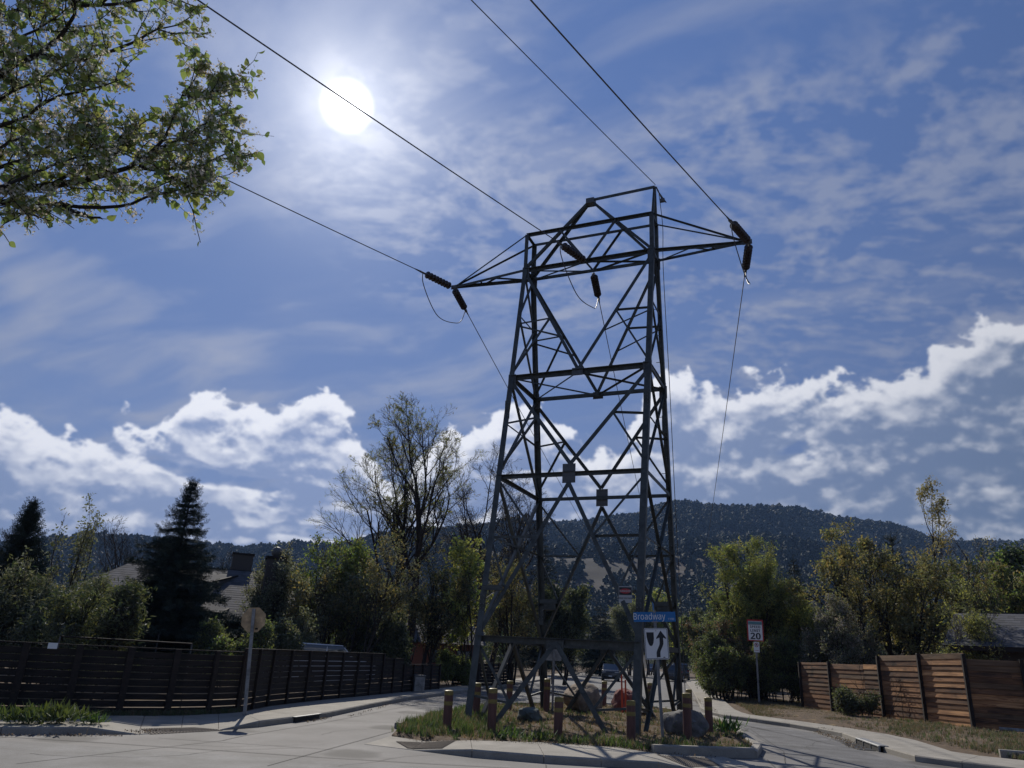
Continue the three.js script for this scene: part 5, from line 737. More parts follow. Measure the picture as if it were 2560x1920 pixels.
tree('bronze_tree', 'large tree with bronze yellow young leaves leaning over the cedar fence', 'tree', 21.2, -42.8, 0.2, 271, { height: 9.9, r: 0.2, levels: 4, spread: [0.5, 0.6, 0.65, 0.7], ratio: 0.5, kids: [1.8, 1.5, 1.4, 1], first: 0.25, wiggle: 0.35, up: [0.05, 0.08, 0.05, 0.02], trunk: 0.66, kidR: 0.6, rmin: 0.006, taper: 0.8, starts: [[V(0, 0, 0), V(-0.5, 1, 0.1), 1], [V(0.4, 0, 0), V(0.1, 1, 0), 1], [V(0.3, 0, 0.3), V(0.5, 1, 0.1), 0.85]] }, L(tiny, 0.53, [G.bronze, G.olive, [0.26, 0.25, 0.075]], 2.1, 0.3), M.barkDark, 'leafy trees');
tree('bronze_tree', 'thin upright tree with pale buds rising above the bronze leaved tree', 'tree', 24.6, -43.9, 0.9, 277, { height: 11.4, r: 0.13, levels: 4, spread: [0.4, 0.5, 0.6, 0.7], ratio: 0.4, kids: [1.6, 1.3, 1.2, 1], first: 0.25, wiggle: 0.3, up: [0.05, 0.14, 0.1, 0.05], trunk: 0.82, kidR: 0.55, rmin: 0.006, taper: 0.9 }, L(tiny, 0.34, [[0.30, 0.28, 0.11], G.bronze], 1.8, 0.3), M.bark, 'leafy trees');
tree('bronze_tree', 'thin nearly bare tree above the dark house on the right', 'tree', 27.6, -44.2, 1.9, 281, { height: 10.6, r: 0.12, levels: 4, spread: [0.5, 0.5, 0.6, 0.7], ratio: 0.42, kids: [1.4, 1.2, 1.2, 1], first: 0.3, wiggle: 0.35, up: [0.05, 0.1, 0.08, 0.03], trunk: 0.8, kidR: 0.55, rmin: 0.006, taper: 0.9 }, L(tiny, 0.19, [[0.30, 0.28, 0.11], G.bronze], 1.5, 0.25), M.bark, 'leafy trees');
tree('leafy_tree', 'olive green tree right behind the dark right house', 'tree', 28.3, -41.6, 0.2, 283, { ...bushO(8.0, 0.12), starts: stems(6, 1.6, 33, 0.35) }, L(small, 0.62, [G.olive, G.fresh, G.bronze], 1.5, 0.4), M.barkDark, 'leafy trees');
tree('leafy_tree', 'bright green leaved tree at the right edge of the view', 'tree', 33.0, -46, 0.2, 293, { ...bushO(10.2, 0.12), starts: stems(6, 1.8, 35, 0.35) }, L(broad, 0.56, [G.fresh, G.deep], 1.7, 0.4), M.barkDark, 'leafy trees');
tree('leafy_tree', 'thin twiggy willow standing before the dark right house', 'tree', 20.2, -33.2, 0.2, 295, { ...bushO(6.2, 0.07, 0.8), starts: stems(5, 0.5, 36, 0.4) }, L(narrow, 0.28, [G.olive, G.yellow], 1.1, 0.3), M.barkDark, 'leafy trees');
tree('olive_shrub', 'tall olive green shrub at the left edge behind the slat fence', 'shrub', -13.6, -22.4, 0.2, 301, { ...bushO(3.1, 0.06), starts: stems(9, 1.2, 37, 0.36) }, L(narrow, 0.68, [G.olive, G.deep, G.grey], 1.1, 0.3), M.barkDark);
tree('olive_shrub', 'shrub with long upright shoots beside the dark juniper', 'shrub', -13.7, -23.8, 0.9, 307, { height: 5.0, r: 0.035, levels: 2, spread: [0.25, 0.4], ratio: 0.25, kids: [1.2, 1], first: 0.3, wiggle: 0.16, up: [0.08, 0.12], trunk: 0.95, kidR: 0.5, rmin: 0.005, starts: stems(10, 0.7, 39, 0.16) }, L(tiny, 0.56, [G.grey, G.olive], 1.2, 0.16), M.barkDark);
tree('leafy_tree', 'yellowish leaved small tree left of the house roof', 'tree', -13.6, -25.9, 0.4, 311, { ...bushO(2.9, 0.06), starts: stems(6, 0.8, 41, 0.35) }, L(small, 0.53, [G.olive, G.bronze, G.fresh], 1.1, 0.3), M.barkDark, 'leafy trees');
tree('olive_shrub', 'dense dark shrub low behind the left end of the fence', 'shrub', -11.4, -21.4, 1.4, 313, { ...bushO(2.7, 0.05), starts: stems(8, 1.4, 43, 0.5) }, L(narrow, 0.87, [G.deep, G.olive], 1.1, 0.3), M.barkDark);
tree('garden_shrub', 'low shrub with yellow green leaves beside the spruce', 'shrub', -9.9, -29.2, 0.3, 317, { ...bushO(2.3, 0.05), starts: stems(7, 0.7, 45, 0.4) }, L(small, 0.56, [G.olive, G.olive, G.fresh, G.deep], 1.0, 0.3), M.barkDark);
tree('garden_shrub', 'shaded shrub in front of the house wall', 'shrub', -15.4, -31.2, 0.3, 319, { ...bushO(2.8, 0.05), starts: stems(7, 1.2, 46, 0.4) }, L(small, 0.74, [G.deep, G.olive], 1.1, 0.3), M.barkDark);
tree('climbing_vine', 'pale leaved vine climbing the house chimney', 'vine', -10.7, -36.4, 0.3, 323, { ...bushO(4.7, 0.035), starts: stems(9, 0.35, 47, 0.05), trunk: 0.9, first: 0.05 }, L(tiny, 0.5, [G.grey, G.olive, [0.3, 0.3, 0.2]], 1.4, 0.3), M.barkDark);
tree('garden_shrub', 'light green shrub behind the fence right of the chimney', 'shrub', -8.9, -33.0, 0.3, 327, { ...bushO(2.7, 0.05), starts: stems(8, 1.0, 49, 0.4) }, L(small, 0.62, [G.grey, G.olive], 1.1, 0.3), M.barkDark);
tree('garden_shrub', 'low dark shrub behind the far end of the slat fence', 'shrub', -5.6, -38.4, 0.3, 329, { ...bushO(2.8, 0.05), starts: stems(8, 1.0, 51, 0.4) }, L(small, 0.87, [G.deep, G.olive], 1.2, 0.3), M.barkDark);
tree('garden_shrub', 'small leafy shrub at the end of the slat fence', 'shrub', -2.2, -43.6, 0.3, 331, { ...bushO(1.5, 0.04), starts: stems(7, 0.5, 53, 0.5) }, L(small, 0.87, [G.fresh, G.olive], 0.9, 0.25), M.barkDark);
for (const [x, z, h, sd, lb] of [[12.7, -43.4, 3.2, 403, 'loose hedge shrub just left of the speed limit sign'], [13.5, -45.6, 3.8, 407, 'hedge shrub with reddish twigs beside the right pavement'], [15.7, -43.4, 3.0, 409, 'dark hedge shrub between the speed limit sign and the cedar fence'], [14.7, -51.5, 4.2, 411, 'hedge shrub overhanging the far right pavement'], [17.0, -59.5, 4.4, 413, 'dark hedge shrub farthest along the right pavement']])
  tree('hedge_shrub', lb, 'shrub', x, z, sd, sd, { ...bushO(h, 0.04), starts: stems(13, 1.2, sd, 0.24), first: 0.06, wiggle: 0.5 }, L(small, 0.8, sd === 407 ? [G.deep, [0.2, 0.12, 0.06], G.olive] : [G.olive, G.fresh, G.olive, G.deep], 1.0, 0.3), M.barkDark, 'hedge shrubs by the right pavement');
tree('low_bush', 'thin low bush of bare twigs beside the first lit cedar panel', 'bush', 14.5, -32.4, 423, 423, { ...bushO(0.95, 0.015), starts: stems(12, 0.6, 423, 0.4), first: 0.1, wiggle: 0.6 }, L(tiny, 0.1, [G.deep, G.olive], 1.1, 0.3), M.bark, undefined, 0.12);
tree('dead_vine', 'bare twining stems in front of the lit cedar panels', 'vine', 15.15, -30.9, 1, 431, { height: 1.9, r: 0.014, levels: 2, spread: [0.5, 0.7], ratio: 0.5, kids: [1.0, 0.8], first: 0.2, wiggle: 0.5, up: [0.1, 0.05], trunk: 0.8, kidR: 0.6, rmin: 0.005, starts: [[V(0, 0, 0), V(0, 1, 0.3), 1], [V(0.1, 0, 0.5), V(0, 1, 0.2), 0.9], [V(0.15, 0, 1.2), V(0.1, 1, 0.1), 0.8], [V(-0.1, 0, -0.6), V(0, 1, -0.2), 0.9]] }, null, M.bark, undefined, 0.15);
// ---- grass and weeds
const blade = (() => { const gs = [], r = rngOf(3); for (let i = 0; i < 9; i++) { const h = 0.06 + r() * 0.1, w = 0.006, b = (r() - 0.5) * 0.08; const g = tris([-w, 0, 0, w, 0, 0, b * 0.4 + w * 0.6, h * 0.6, 0.01, -w, 0, 0, b * 0.4 + w * 0.6, h * 0.6, 0.01, b * 0.4 - w * 0.6, h * 0.6, 0.01, b * 0.4 - w * 0.6, h * 0.6, 0.01, b * 0.4 + w * 0.6, h * 0.6, 0.01, b, h, 0.025]); g.rotateY(r() * 6.28); g.translate((r() - 0.5) * 0.1, 0, (r() - 0.5) * 0.1); gs.push(g); } return merged(gs); })();
function lawn(name, label, n, seed, sample, cols, sc = 1) { const r = rngOf(seed), ms = [], cs = []; for (let i = 0; i < n; i++) { const s = sample(r); if (!s) continue; const k = (0.6 + r() * 0.8) * sc * (s[3] || 1); ms.push(new THREE.Matrix4().compose(V(s[0], s[1], s[2]), new THREE.Quaternion().setFromEuler(new THREE.Euler((r() - 0.5) * 0.5, r() * 6.28, (r() - 0.5) * 0.5)), V(k, k, k))); cs.push(tint(r, cols[Math.floor(r() * cols.length)], 0.3)); } const im = instanced(scene, name, blade, leafMat, ms, cs); im.userData.label = label; im.userData.category = 'grass'; }
lawn('island_grass', 'patchy green and straw grass on the island', 26000, 501, (r) => { const x = lerp(-2.4, 7.7, r()), z = lerp(-33, -16.5, r()); if (!inPoly(islandOut, x, z)) return null; let m = 1e9; for (let i = 0; i < islandOut.length; i++) { const a = islandOut[i], b = islandOut[(i + 1) % islandOut.length], dx = b[0] - a[0], dz = b[1] - a[1], t = clamp(((x - a[0]) * dx + (z - a[1]) * dz) / (dx * dx + dz * dz)); m = Math.min(m, Math.hypot(x - a[0] - dx * t, z - a[1] - dz * t)); } const front = smooth(-18.3, -16.8, z), left = smooth(1.2, -1.2, x), noise = fbm(x * 0.8, z * 0.8, 9, 3); const dens = 0.05 + 0.8 * Math.max(front, left * 0.85) * smooth(-0.28, 0.1, noise) + 0.2 * smooth(0.05, 0.3, noise); return r() < dens && m > 0.06 ? [x, islandH(x, z) - 0.01, z, 0.8 + 0.45 * Math.max(front, left)] : null; }, [[0.07, 0.11, 0.022], [0.09, 0.135, 0.026], [0.055, 0.09, 0.02], [0.17, 0.14, 0.07]], 1.05);
lawn('island_straw', 'dry straw litter on the island soil', 14000, 503, (r) => { const x = lerp(-1.5, 7.2, r()), z = lerp(-31, -17, r()); return inPoly(islandOut, x, z) && r() < 0.8 ? [x, islandH(x, z) - 0.02, z] : null; }, [[0.25, 0.19, 0.10], [0.2, 0.15, 0.085]], 0.55);
lawn('verge_grass', 'patchy grass on the right verge', 12000, 507, (r) => { const z = lerp(-30, -17, r()), x = 10.6 + r() * 6; const n = fbm(x * 0.6, z * 0.6, 4, 3); return x > 11.95 && r() < 0.25 + 0.9 * smooth(0.02, 0.2, n + 0.12 * smooth(-22, -20, z)) ? [x, 0.12 + 0.12 * smooth(0, 3, x - 11.6), z] : null; }, [[0.07, 0.11, 0.025], [0.17, 0.14, 0.075], [0.2, 0.155, 0.085]], 0.75);
lawn('hedge_litter', 'dry litter under the hedge and cedar fence', 7000, 509, (r) => { const z = lerp(-46, -30, r()), x = 10 + (-(z + 31)) * 0.22 + r() * 4.5; return [x, 0.1, z]; }, [[0.2, 0.15, 0.09], [0.12, 0.12, 0.05]], 0.7);
lawn('yard_grass', 'rough grass at the foot of the slat fence', 5000, 511, (r) => { const x = lerp(-14, -6.3, r()), zf = table([[-15.6, -14.7], [-10.4, -16.7], [-9.35, -17.15], [-8.52, -17.62], [-7.69, -18.2], [-6.94, -18.85], [-6.4, -20.1]], x), z = zf + 0.12 + (r() ** 2) * (x < -8.6 ? 1.6 : 0.25); return [x, 0.105, z]; }, [[0.08, 0.12, 0.03], [0.16, 0.14, 0.07]], 0.8);
{ const r = rngOf(521), flake = leafGeo(0.05, 0.035, 0.4), ms = [], cs = []; const strew = (x0, z0, x1, z1, w, n) => { for (let i = 0; i < n; i++) { const t = r(), d = (r() + r() - 1) * w; const x = lerp(x0, x1, t) + d, z = lerp(z0, z1, t) + (r() - 0.5) * w; ms.push(new THREE.Matrix4().compose(V(x, topAt(x, z, 0.004) + 0.012, z), new THREE.Quaternion().setFromEuler(new THREE.Euler(1.2 + r() * 0.7, r() * 6.28, r())), V(1, 1, 1).multiplyScalar(0.4 + r() * 0.9))); cs.push(tint(r, [[0.16, 0.11, 0.065], [0.1, 0.075, 0.05], [0.24, 0.18, 0.1]][Math.floor(r() * 3)], 0.3)); } };
  strew(9.75, -22.2, 10.1, -25.4, 0.3, 420); strew(9.1, -20.2, 9.6, -22.2, 0.3, 160); strew(-6.9, -15.7, -6.4, -16.4, 0.25, 130); strew(-8.6, -14.45, -6.9, -15.3, 0.1, 120); strew(-4.55, -19.7, -4.3, -21.4, 0.12, 110); strew(-3.9, -22, -3.4, -30, 0.12, 160); strew(0, -16.5, 4.4, -16.6, 0.25, 260); strew(-1.6, -16.9, -0.3, -16.4, 0.25, 140); strew(5.6, -17.4, 7.2, -24.8, 0.16, 160); strew(8.4, -30.6, 11, -44.5, 0.2, 300); strew(10.6, -29, 12, -24, 0.35, 320);
  const im = instanced(scene, 'leaf_litter', flake, leafMat, ms, cs); im.userData.label = 'dry leaf litter along gutters and pavement edges'; im.userData.category = 'litter'; }
// weeds at the left kerb: broad leaves in rosettes and tall stems
function weed(label, x, y, z, seed, n, h) { const r = rngOf(seed), g = thing('weed_clump', label, 'weeds', [x, y, z], 0, 'weeds'), gs = []; for (let i = 0; i < n; i++) { const l = leafGeo(h * (0.5 + r() * 0.7), h * (0.12 + r() * 0.12), 0.3), a = r() * 6.28, b = 0.25 + r() * 0.9; l.rotateX(b); l.rotateY(a); const d = r() * h * 1.6, a2 = r() * 6.28; l.translate(Math.cos(a2) * d, r() * h * 0.5, Math.sin(a2) * d); gs.push(l); } part(g, 'leaves', merged(gs), new THREE.MeshPhysicalMaterial({ color: rgb(0.09 + r() * 0.04, 0.14 + r() * 0.04, 0.028), roughness: 0.8, transmission: 0.45, thickness: 0, side: THREE.DoubleSide })).userData.kind = 'stuff'; const st = []; for (let i = 0; i < 9; i++) { const a = r() * 6.28, d = r() * h * 0.6; st.push(rod(V(Math.cos(a) * d, 0, Math.sin(a) * d), V(Math.cos(a) * d * 1.8, h * (0.7 + r() * 0.5), Math.sin(a) * d * 1.8), 0.004, 4)); } part(g, 'stems', merged(st), M.bark).userData.kind = 'stuff'; }
weed('leafy green weeds above the kerb at the left edge', -8.75, hC, -15.2, 601, 150, 0.26); weed('tall bright weeds left of the ramp by the kerb', -8.25, hC, -15.5, 603, 170, 0.32); weed('dry weeds spilling on the pavement by the kerb', -7.7, hC, -15.75, 605, 100, 0.18); weed('weeds farther left along the kerb', -9.5, hC, -15.0, 607, 150, 0.27); weed('weeds at the corner left of the slat fence bend', -8.9, hC, -16.2, 609, 110, 0.24);
weed('broad leaved weed at the grassy left tip of the island', -1.5, 0.1, -18.0, 611, 80, 0.2); weed('broad leaved weed beside the bollard at the island front', 0.35, 0.12, -17.1, 613, 70, 0.22); weed('broad leaved weed near the front right of the island', 4.1, 0.12, -17.7, 615, 60, 0.2); weed('spiky weed at the right tip of the island', 6.2, 0.12, -21.6, 617, 90, 0.34); weed('broad leaved weed left of the middle bollard', 1.0, 0.12, -17.2, 619, 60, 0.2);

// ------------------------------------------------------------------ hills and their forest
const ridgeEl = [[-180, 3], [-70, 3.6], [-45, 4.4], [-33.4, 4.6], [-29.3, 5.1], [-24.9, 5.2], [-21.1, 4.9], [-16.8, 5.4], [-15.2, 5.9], [-9.4, 7.5], [-3.2, 8.7], [2.8, 9.2], [5.9, 9.4], [8.2, 10.0], [10.3, 10.1], [13.1, 11.05], [16.9, 10.6], [20.8, 10.45], [23.1, 10.0], [24.2, 9.7], [27.5, 9.2], [30, 8.2], [31, 8.0], [35.1, 7.8], [45, 7], [70, 4], [180, 3]];
function hillH(az, r) {          // height of the ground r metres away in direction az
  const H = Math.tan(table(ridgeEl, az) * D2R) * 1350, x = Math.sin(az * D2R) * r, z = -Math.cos(az * D2R) * r;
  const s = clamp((r - 330) / 1020), rise = s ** 1.15 * (1 - 0.0 * s), beyond = r > 1350 ? 1 - smooth(1350, 1500, r) * 0.25 : 1;
  const gul = fbm(x * 0.0032, z * 0.0032, 1.3, 5), spur = 1 - Math.abs(perlin.noise(x * 0.0022 + 5, z * 0.0022, 2.7)) * 2;
  return H * rise * beyond + (gul * 70 + spur * 26 - 12) * smooth(0.02, 0.4, s) * (1 - smooth(0.72, 1.0, s) * 0.9) + 2.0 * smooth(0, 0.05, s);
}
const meadows = [[14.2, 6.9, 2.6, 0.55, 1.1], [11.4, 6.0, 1.6, 0.4, 0.8], [21.5, 6.6, 1.8, 0.6, 1.1], [4.5, 5.0, 2.4, 0.45, 0.8], [18.4, 8.9, 0.9, 0.35, 0.6], [16.8, 8.0, 0.7, 0.25, 0.5], [8.4, 5.4, 1.2, 0.3, 0.6], [-2.5, 5.6, 1.6, 0.4, 0.5]];
function meadowAt(az, r, y) { const e = Math.atan2(y - 1.75, r) / D2R; let m = 0; for (const [a, e0, wa, we, k] of meadows) m += k * Math.exp(-(((az - a) / wa) ** 2) - ((e - e0) / we) ** 2); return m; }
{
  const azN = 420, rN = 110, pos = [], uv = [], col = [], idx = [], a0 = -75, a1 = 75;
  const rr = (j) => 300 + (j / rN) ** 1.1 * 1170;
  for (let j = 0; j <= rN; j++) for (let i = 0; i <= azN; i++) { const az = lerp(a0, a1, i / azN), r = rr(j), x = Math.sin(az * D2R) * r, z = -Math.cos(az * D2R) * r, y = j === 0 ? -1 : hillH(az, r); pos.push(x, y, z); uv.push(x / 60, z / 60); const m = smooth(0.15, 0.7, meadowAt(az, r, y) + fbm(x * 0.012, z * 0.012, 6, 4) * 0.7); col.push(lerp(0.11, 0.44, m), lerp(0.125, 0.37, m), lerp(0.13, 0.34, m)); }
  for (let j = 0; j < rN; j++) for (let i = 0; i < azN; i++) { const a = j * (azN + 1) + i; idx.push(a, a + 1, a + azN + 1, a + 1, a + azN + 2, a + azN + 1); }
  const g = new THREE.BufferGeometry(); g.setAttribute('position', new THREE.Float32BufferAttribute(pos, 3)); g.setAttribute('uv', new THREE.Float32BufferAttribute(uv, 2)); g.setAttribute('color', new THREE.Float32BufferAttribute(col, 3)); g.setIndex(idx); g.computeVertexNormals();
  const dry = texture(512, (u, v, i, j) => { const n = tnoise(u, v, 6, 6, 91), m = tnoise(u, v, 3, 4, 97), s = speck[(j * 512 + i) % 262144]; const t = smooth(-0.1, 0.25, m); const c = 0.47 + n * 0.3 + (s - 0.5) * 0.1; return [lerp(c * 1.05, c * 0.8, t), lerp(c * 0.88, c * 0.8, t), lerp(c * 0.66, c * 0.6, t)]; });
  structure('hillside', g, std({ color: rgb(0.42, 0.4, 0.4), map: dry, roughness: 1, vertexColors: true }), 'dry grassy foothill with forest');
  // pines on the slopes: rounded ragged crowns
  const r = rngOf(71), pine = (() => { const gs = []; for (let i = 0; i < 26; i++) { const t = i / 26, rad = (0.42 * Math.sin(Math.PI * Math.min(1, 0.16 + t * 0.86)) + 0.05), a = r() * 6.28; const b = new THREE.TetrahedronGeometry(0.2 * (1.1 - t * 0.4), 0); b.rotateX(r() * 6); b.rotateY(r() * 6); b.translate(Math.cos(a) * rad * 0.75, 0.18 + t * 0.8, Math.sin(a) * rad * 0.75); gs.push(b); } gs.push(new THREE.ConeGeometry(0.22, 0.75, 6).translate(0, 0.6, 0)); gs.push(new THREE.CylinderGeometry(0.025, 0.04, 0.3, 4).translate(0, 0.15, 0)); return merged(gs); })();
  const ms = [], cs = [];
  for (let i = 0; i < 150000 && ms.length < 80000; i++) {
    const az = lerp(-44, 46, r()), rad = 350 + Math.sqrt(r()) * 1050, x = Math.sin(az * D2R) * rad, z = -Math.cos(az * D2R) * rad, s = (rad - 330) / 1020;
    let d = 0.9 + 3.0 * fbm(x * 0.0055, z * 0.0055, 3.1, 5) + 0.5 * smooth(0.5, 0.85, s) + 0.25 * smooth(0, -14, az);
    d -= 1.9 * meadowAt(az, rad, hillH(az, rad));
    if (rad > 1300) d += 0.5; if (r() > Math.max(d, 0.06)) continue;
    const h = (7 + r() * r() * 11) * (0.8 + 0.3 * s); ms.push(new THREE.Matrix4().compose(V(x, hillH(az, rad) - 0.6, z), new THREE.Quaternion().setFromAxisAngle(Y, r() * 6.28), V(h * (0.7 + r() * 0.5), h, h * (0.7 + r() * 0.5)))); cs.push(tint(r, r() < 0.75 ? [0.022, 0.034, 0.024] : [0.034, 0.042, 0.026], 0.35));
  }
  const im = instanced(scene, 'hill_forest', pine, needleMat, ms, cs); im.userData.label = 'dark pine forest covering the foothill'; im.userData.category = 'forest';
  scene.fog = new THREE.FogExp2(new THREE.Color(0.34, 0.56, 1.0), 0.00013);
  // town trees in front of the hills, one mass
  const crown = clump(21, 46, 0.16, 0.13, 1.0), ms2 = [], cs2 = [];
  for (let i = 0; i < 330; i++) { const az = lerp(-45, 45, r()), rad = 105 + r() * 230, x = Math.sin(az * D2R) * rad, z = -Math.cos(az * D2R) * rad; const roadX = -z * 0.235 + 2; if (Math.abs(x - roadX) < 12 && rad < 190) continue; const h = 5 + r() * 5.5; const base = [[0.06, 0.085, 0.03], [0.1, 0.12, 0.04], [0.13, 0.14, 0.06], [0.04, 0.06, 0.03]][Math.floor(r() * 4)]; for (let k = 0; k < 26; k++) { const a = r() * 6.28, t = r(), w = Math.sqrt(r()) * h * 0.42 * Math.sin(Math.PI * (0.15 + 0.8 * t)); const s = h * (0.2 + r() * 0.16); ms2.push(new THREE.Matrix4().compose(V(x + Math.cos(a) * w, h * (0.12 + 0.85 * t), z + Math.sin(a) * w), new THREE.Quaternion().setFromEuler(new THREE.Euler(r() * 6, r() * 6, r() * 6)), V(s, s, s))); cs2.push(tint(r, base, 0.25)); } }
  const im2 = instanced(scene, 'town_trees', crown, leafMat, ms2, cs2); im2.userData.label = 'distant mass of town trees below the foothill'; im2.userData.category = 'trees';
}

// ------------------------------------------------------------------ flowering pear tree overhead on the left; its trunk stands outside the view
{
  const g = thing('pear_tree', 'leafy flowering tree reaching in overhead at the upper left', 'tree', [-6.4, 0.1, -3.4], 0);
  const r = rngOf(811), segs = [], twigs = [], rv = () => V(r() - 0.5, r() - 0.5, r() - 0.5), o = V(-6.4, 0.1, -3.4);
  const limb = (pts, r0, r1, lvl) => { const c = new THREE.CatmullRomCurve3(pts), n = Math.max(5, Math.round(c.getLength() / 0.16)); let p = c.getPoint(0), out = []; for (let i = 1; i <= n; i++) { const q = c.getPoint(i / n).addScaledVector(rv(), lvl ? 0.035 : 0.01); segs.push([p.clone().sub(o), q.clone().sub(o), lerp(r0, r1, (i - 1) / n), lerp(r0, r1, i / n), lvl]); out.push([q.clone(), q.clone().sub(p).normalize(), i / n]); p = q; } return out; };
  limb([V(-6.4, 0.1, -3.4), V(-6.35, 1.5, -3.4), V(-6.3, 2.9, -3.45), V(-6.2, 4.4, -3.5)], 0.15, 0.09, 0);
  const mains = [[[V(-4.06, 3.94, -3.85), V(-3.71, 4.69, -3.92), V(-3.51, 5.19, -3.97), V(-3.37, 5.44, -4.03), V(-3.25, 5.75, -4.06), V(-3.16, 5.89, -4.00), V(-3.15, 6.15, -4.01)], 0.050],
    [[V(-3.37, 5.44, -4.03), V(-3.23, 5.45, -4.07), V(-3.06, 5.54, -4.14), V(-2.85, 5.63, -4.11), V(-2.67, 5.75, -4.11), V(-2.57, 5.92, -4.17)], 0.030],
    [[V(-3.17, 5.86, -4.00), V(-2.99, 5.87, -4.01), V(-2.79, 5.95, -4.02), V(-2.62, 6.11, -4.14), V(-2.53, 6.13, -4.20)], 0.022],
    [[V(-4.06, 3.94, -3.85), V(-3.76, 4.24, -4.02), V(-3.42, 4.46, -4.18), V(-3.17, 4.54, -4.25), V(-2.89, 4.68, -4.32), V(-2.63, 4.76, -4.25), V(-2.50, 4.87, -4.21), V(-2.47, 5.12, -4.23), V(-2.43, 5.35, -4.26), V(-2.39, 5.58, -4.27)], 0.045],
    [[V(-2.61, 4.75, -4.27), V(-2.45, 4.71, -4.24), V(-2.31, 4.79, -4.32), V(-2.15, 4.85, -4.29), V(-2.06, 4.96, -4.34)], 0.028],
    [[V(-2.40, 5.35, -4.27), V(-2.27, 5.35, -4.23), V(-2.22, 5.45, -4.26)], 0.020],
    [[V(-3.92, 4.04, -3.99), V(-3.48, 4.31, -4.13), V(-3.19, 4.43, -4.24), V(-2.94, 4.41, -4.29), V(-2.72, 4.44, -4.31), V(-2.56, 4.49, -4.29), V(-2.39, 4.57, -4.28), V(-2.27, 4.67, -4.34)], 0.035],
    [[V(-3.07, 4.43, -4.26), V(-2.84, 4.32, -4.24), V(-2.71, 4.28, -4.20)], 0.025],
    [[V(-3.80, 4.45, -3.98), V(-3.53, 4.83, -4.09), V(-3.36, 4.98, -4.10), V(-3.20, 5.16, -4.10), V(-3.01, 5.24, -4.12), V(-2.84, 5.34, -4.12)], 0.030],
    [[V(-4.05, 4.71, -3.86), V(-3.79, 5.57, -3.99), V(-3.61, 5.83, -4.02), V(-3.47, 6.05, -4.01)], 0.030],
    [[V(-3.53, 4.48, -4.09), V(-3.30, 4.67, -4.14), V(-3.12, 4.82, -4.16), V(-2.99, 4.93, -4.13)], 0.025],
    [[V(-2.89, 4.68, -4.32), V(-2.79, 4.83, -4.27), V(-2.69, 4.96, -4.22)], 0.020],
    [[V(-2.49, 4.87, -4.22), V(-2.34, 4.93, -4.19), V(-2.23, 5.05, -4.25)], 0.022],
    [[V(-3.42, 4.46, -4.18), V(-3.25, 4.39, -4.19), V(-3.13, 4.28, -4.16)], 0.020],
    [[V(-3.17, 4.54, -4.25), V(-3.00, 4.70, -4.25), V(-2.85, 4.82, -4.23), V(-2.79, 4.96, -4.27)], 0.022],
    [[V(-2.45, 4.71, -4.24), V(-2.29, 4.63, -4.22), V(-2.21, 4.65, -4.26)], 0.020],
    [[V(-3.63, 4.85, -4.00), V(-3.45, 5.08, -4.02), V(-3.27, 5.24, -4.04), V(-3.16, 5.40, -4.13)], 0.020],
    [[V(-3.69, 5.18, -3.94), V(-3.52, 5.46, -3.96), V(-3.34, 5.66, -3.98), V(-3.28, 5.83, -4.04)], 0.020],
    [[V(-3.52, 4.25, -4.10), V(-3.29, 4.24, -4.15), V(-3.07, 4.27, -4.20)], 0.020],
    [[V(-3.55, 4.59, -4.07), V(-3.36, 4.79, -4.10), V(-3.25, 4.83, -4.06)], 0.020],
    [[V(-3.41, 4.26, -3.93), V(-3.15, 4.42, -4.01), V(-2.96, 4.60, -4.03), V(-2.84, 4.70, -4.11)], 0.020]];
  const low = (v) => { const e = Math.atan2(v.y - 1.75, Math.hypot(v.x, v.z)); return e < 0.448 + (Math.atan2(v.x, -v.z) / D2R + 38) * 0.0078; };
  const twig = (p, d, len, rad, lvl) => { if (low(p)) return; const n = Math.max(3, Math.round(len / 0.1)); let a = p.clone(); for (let i = 0; i < n; i++) { d = d.clone().addScaledVector(rv(), 0.55).addScaledVector(Y, 0.05).normalize(); const q = a.clone().addScaledVector(d, len / n); segs.push([a.clone().sub(o), q.clone().sub(o), rad * (1 - i / n * 0.6), rad * (1 - (i + 1) / n * 0.6), 1]); twigs.push([a.clone().sub(o), q.clone().sub(o), d.clone()]); if (lvl > 0 && i > 0 && r() < 0.75) twig(q, d.clone().applyAxisAngle(d.clone().cross(rv()).normalize(), 0.5 + r() * 0.6), len * (0.35 + r() * 0.3), rad * 0.6, lvl - 1); a = q; } };
  for (const [pts, r0] of mains) for (const [q, d, t] of limb(pts, r0 * 0.72, 0.005, 1)) { if (t < 0.12) continue; for (let k = 0; k < 3; k++) if (r() < 0.8) twig(q, d.clone().applyAxisAngle(d.clone().cross(rv()).normalize(), 0.5 + r() * 0.8), (0.16 + r() * 0.34) * (1.2 - t * 0.65), 0.006, 1); if (t > 0.97) twig(q, d, 0.14, 0.005, 0); }
  part(g, 'trunk', limbs(segs, (l) => l === 0), M.barkDark); part(g, 'branches', limbs(segs, (l) => l >= 1), M.barkDark).userData.kind = 'stuff';
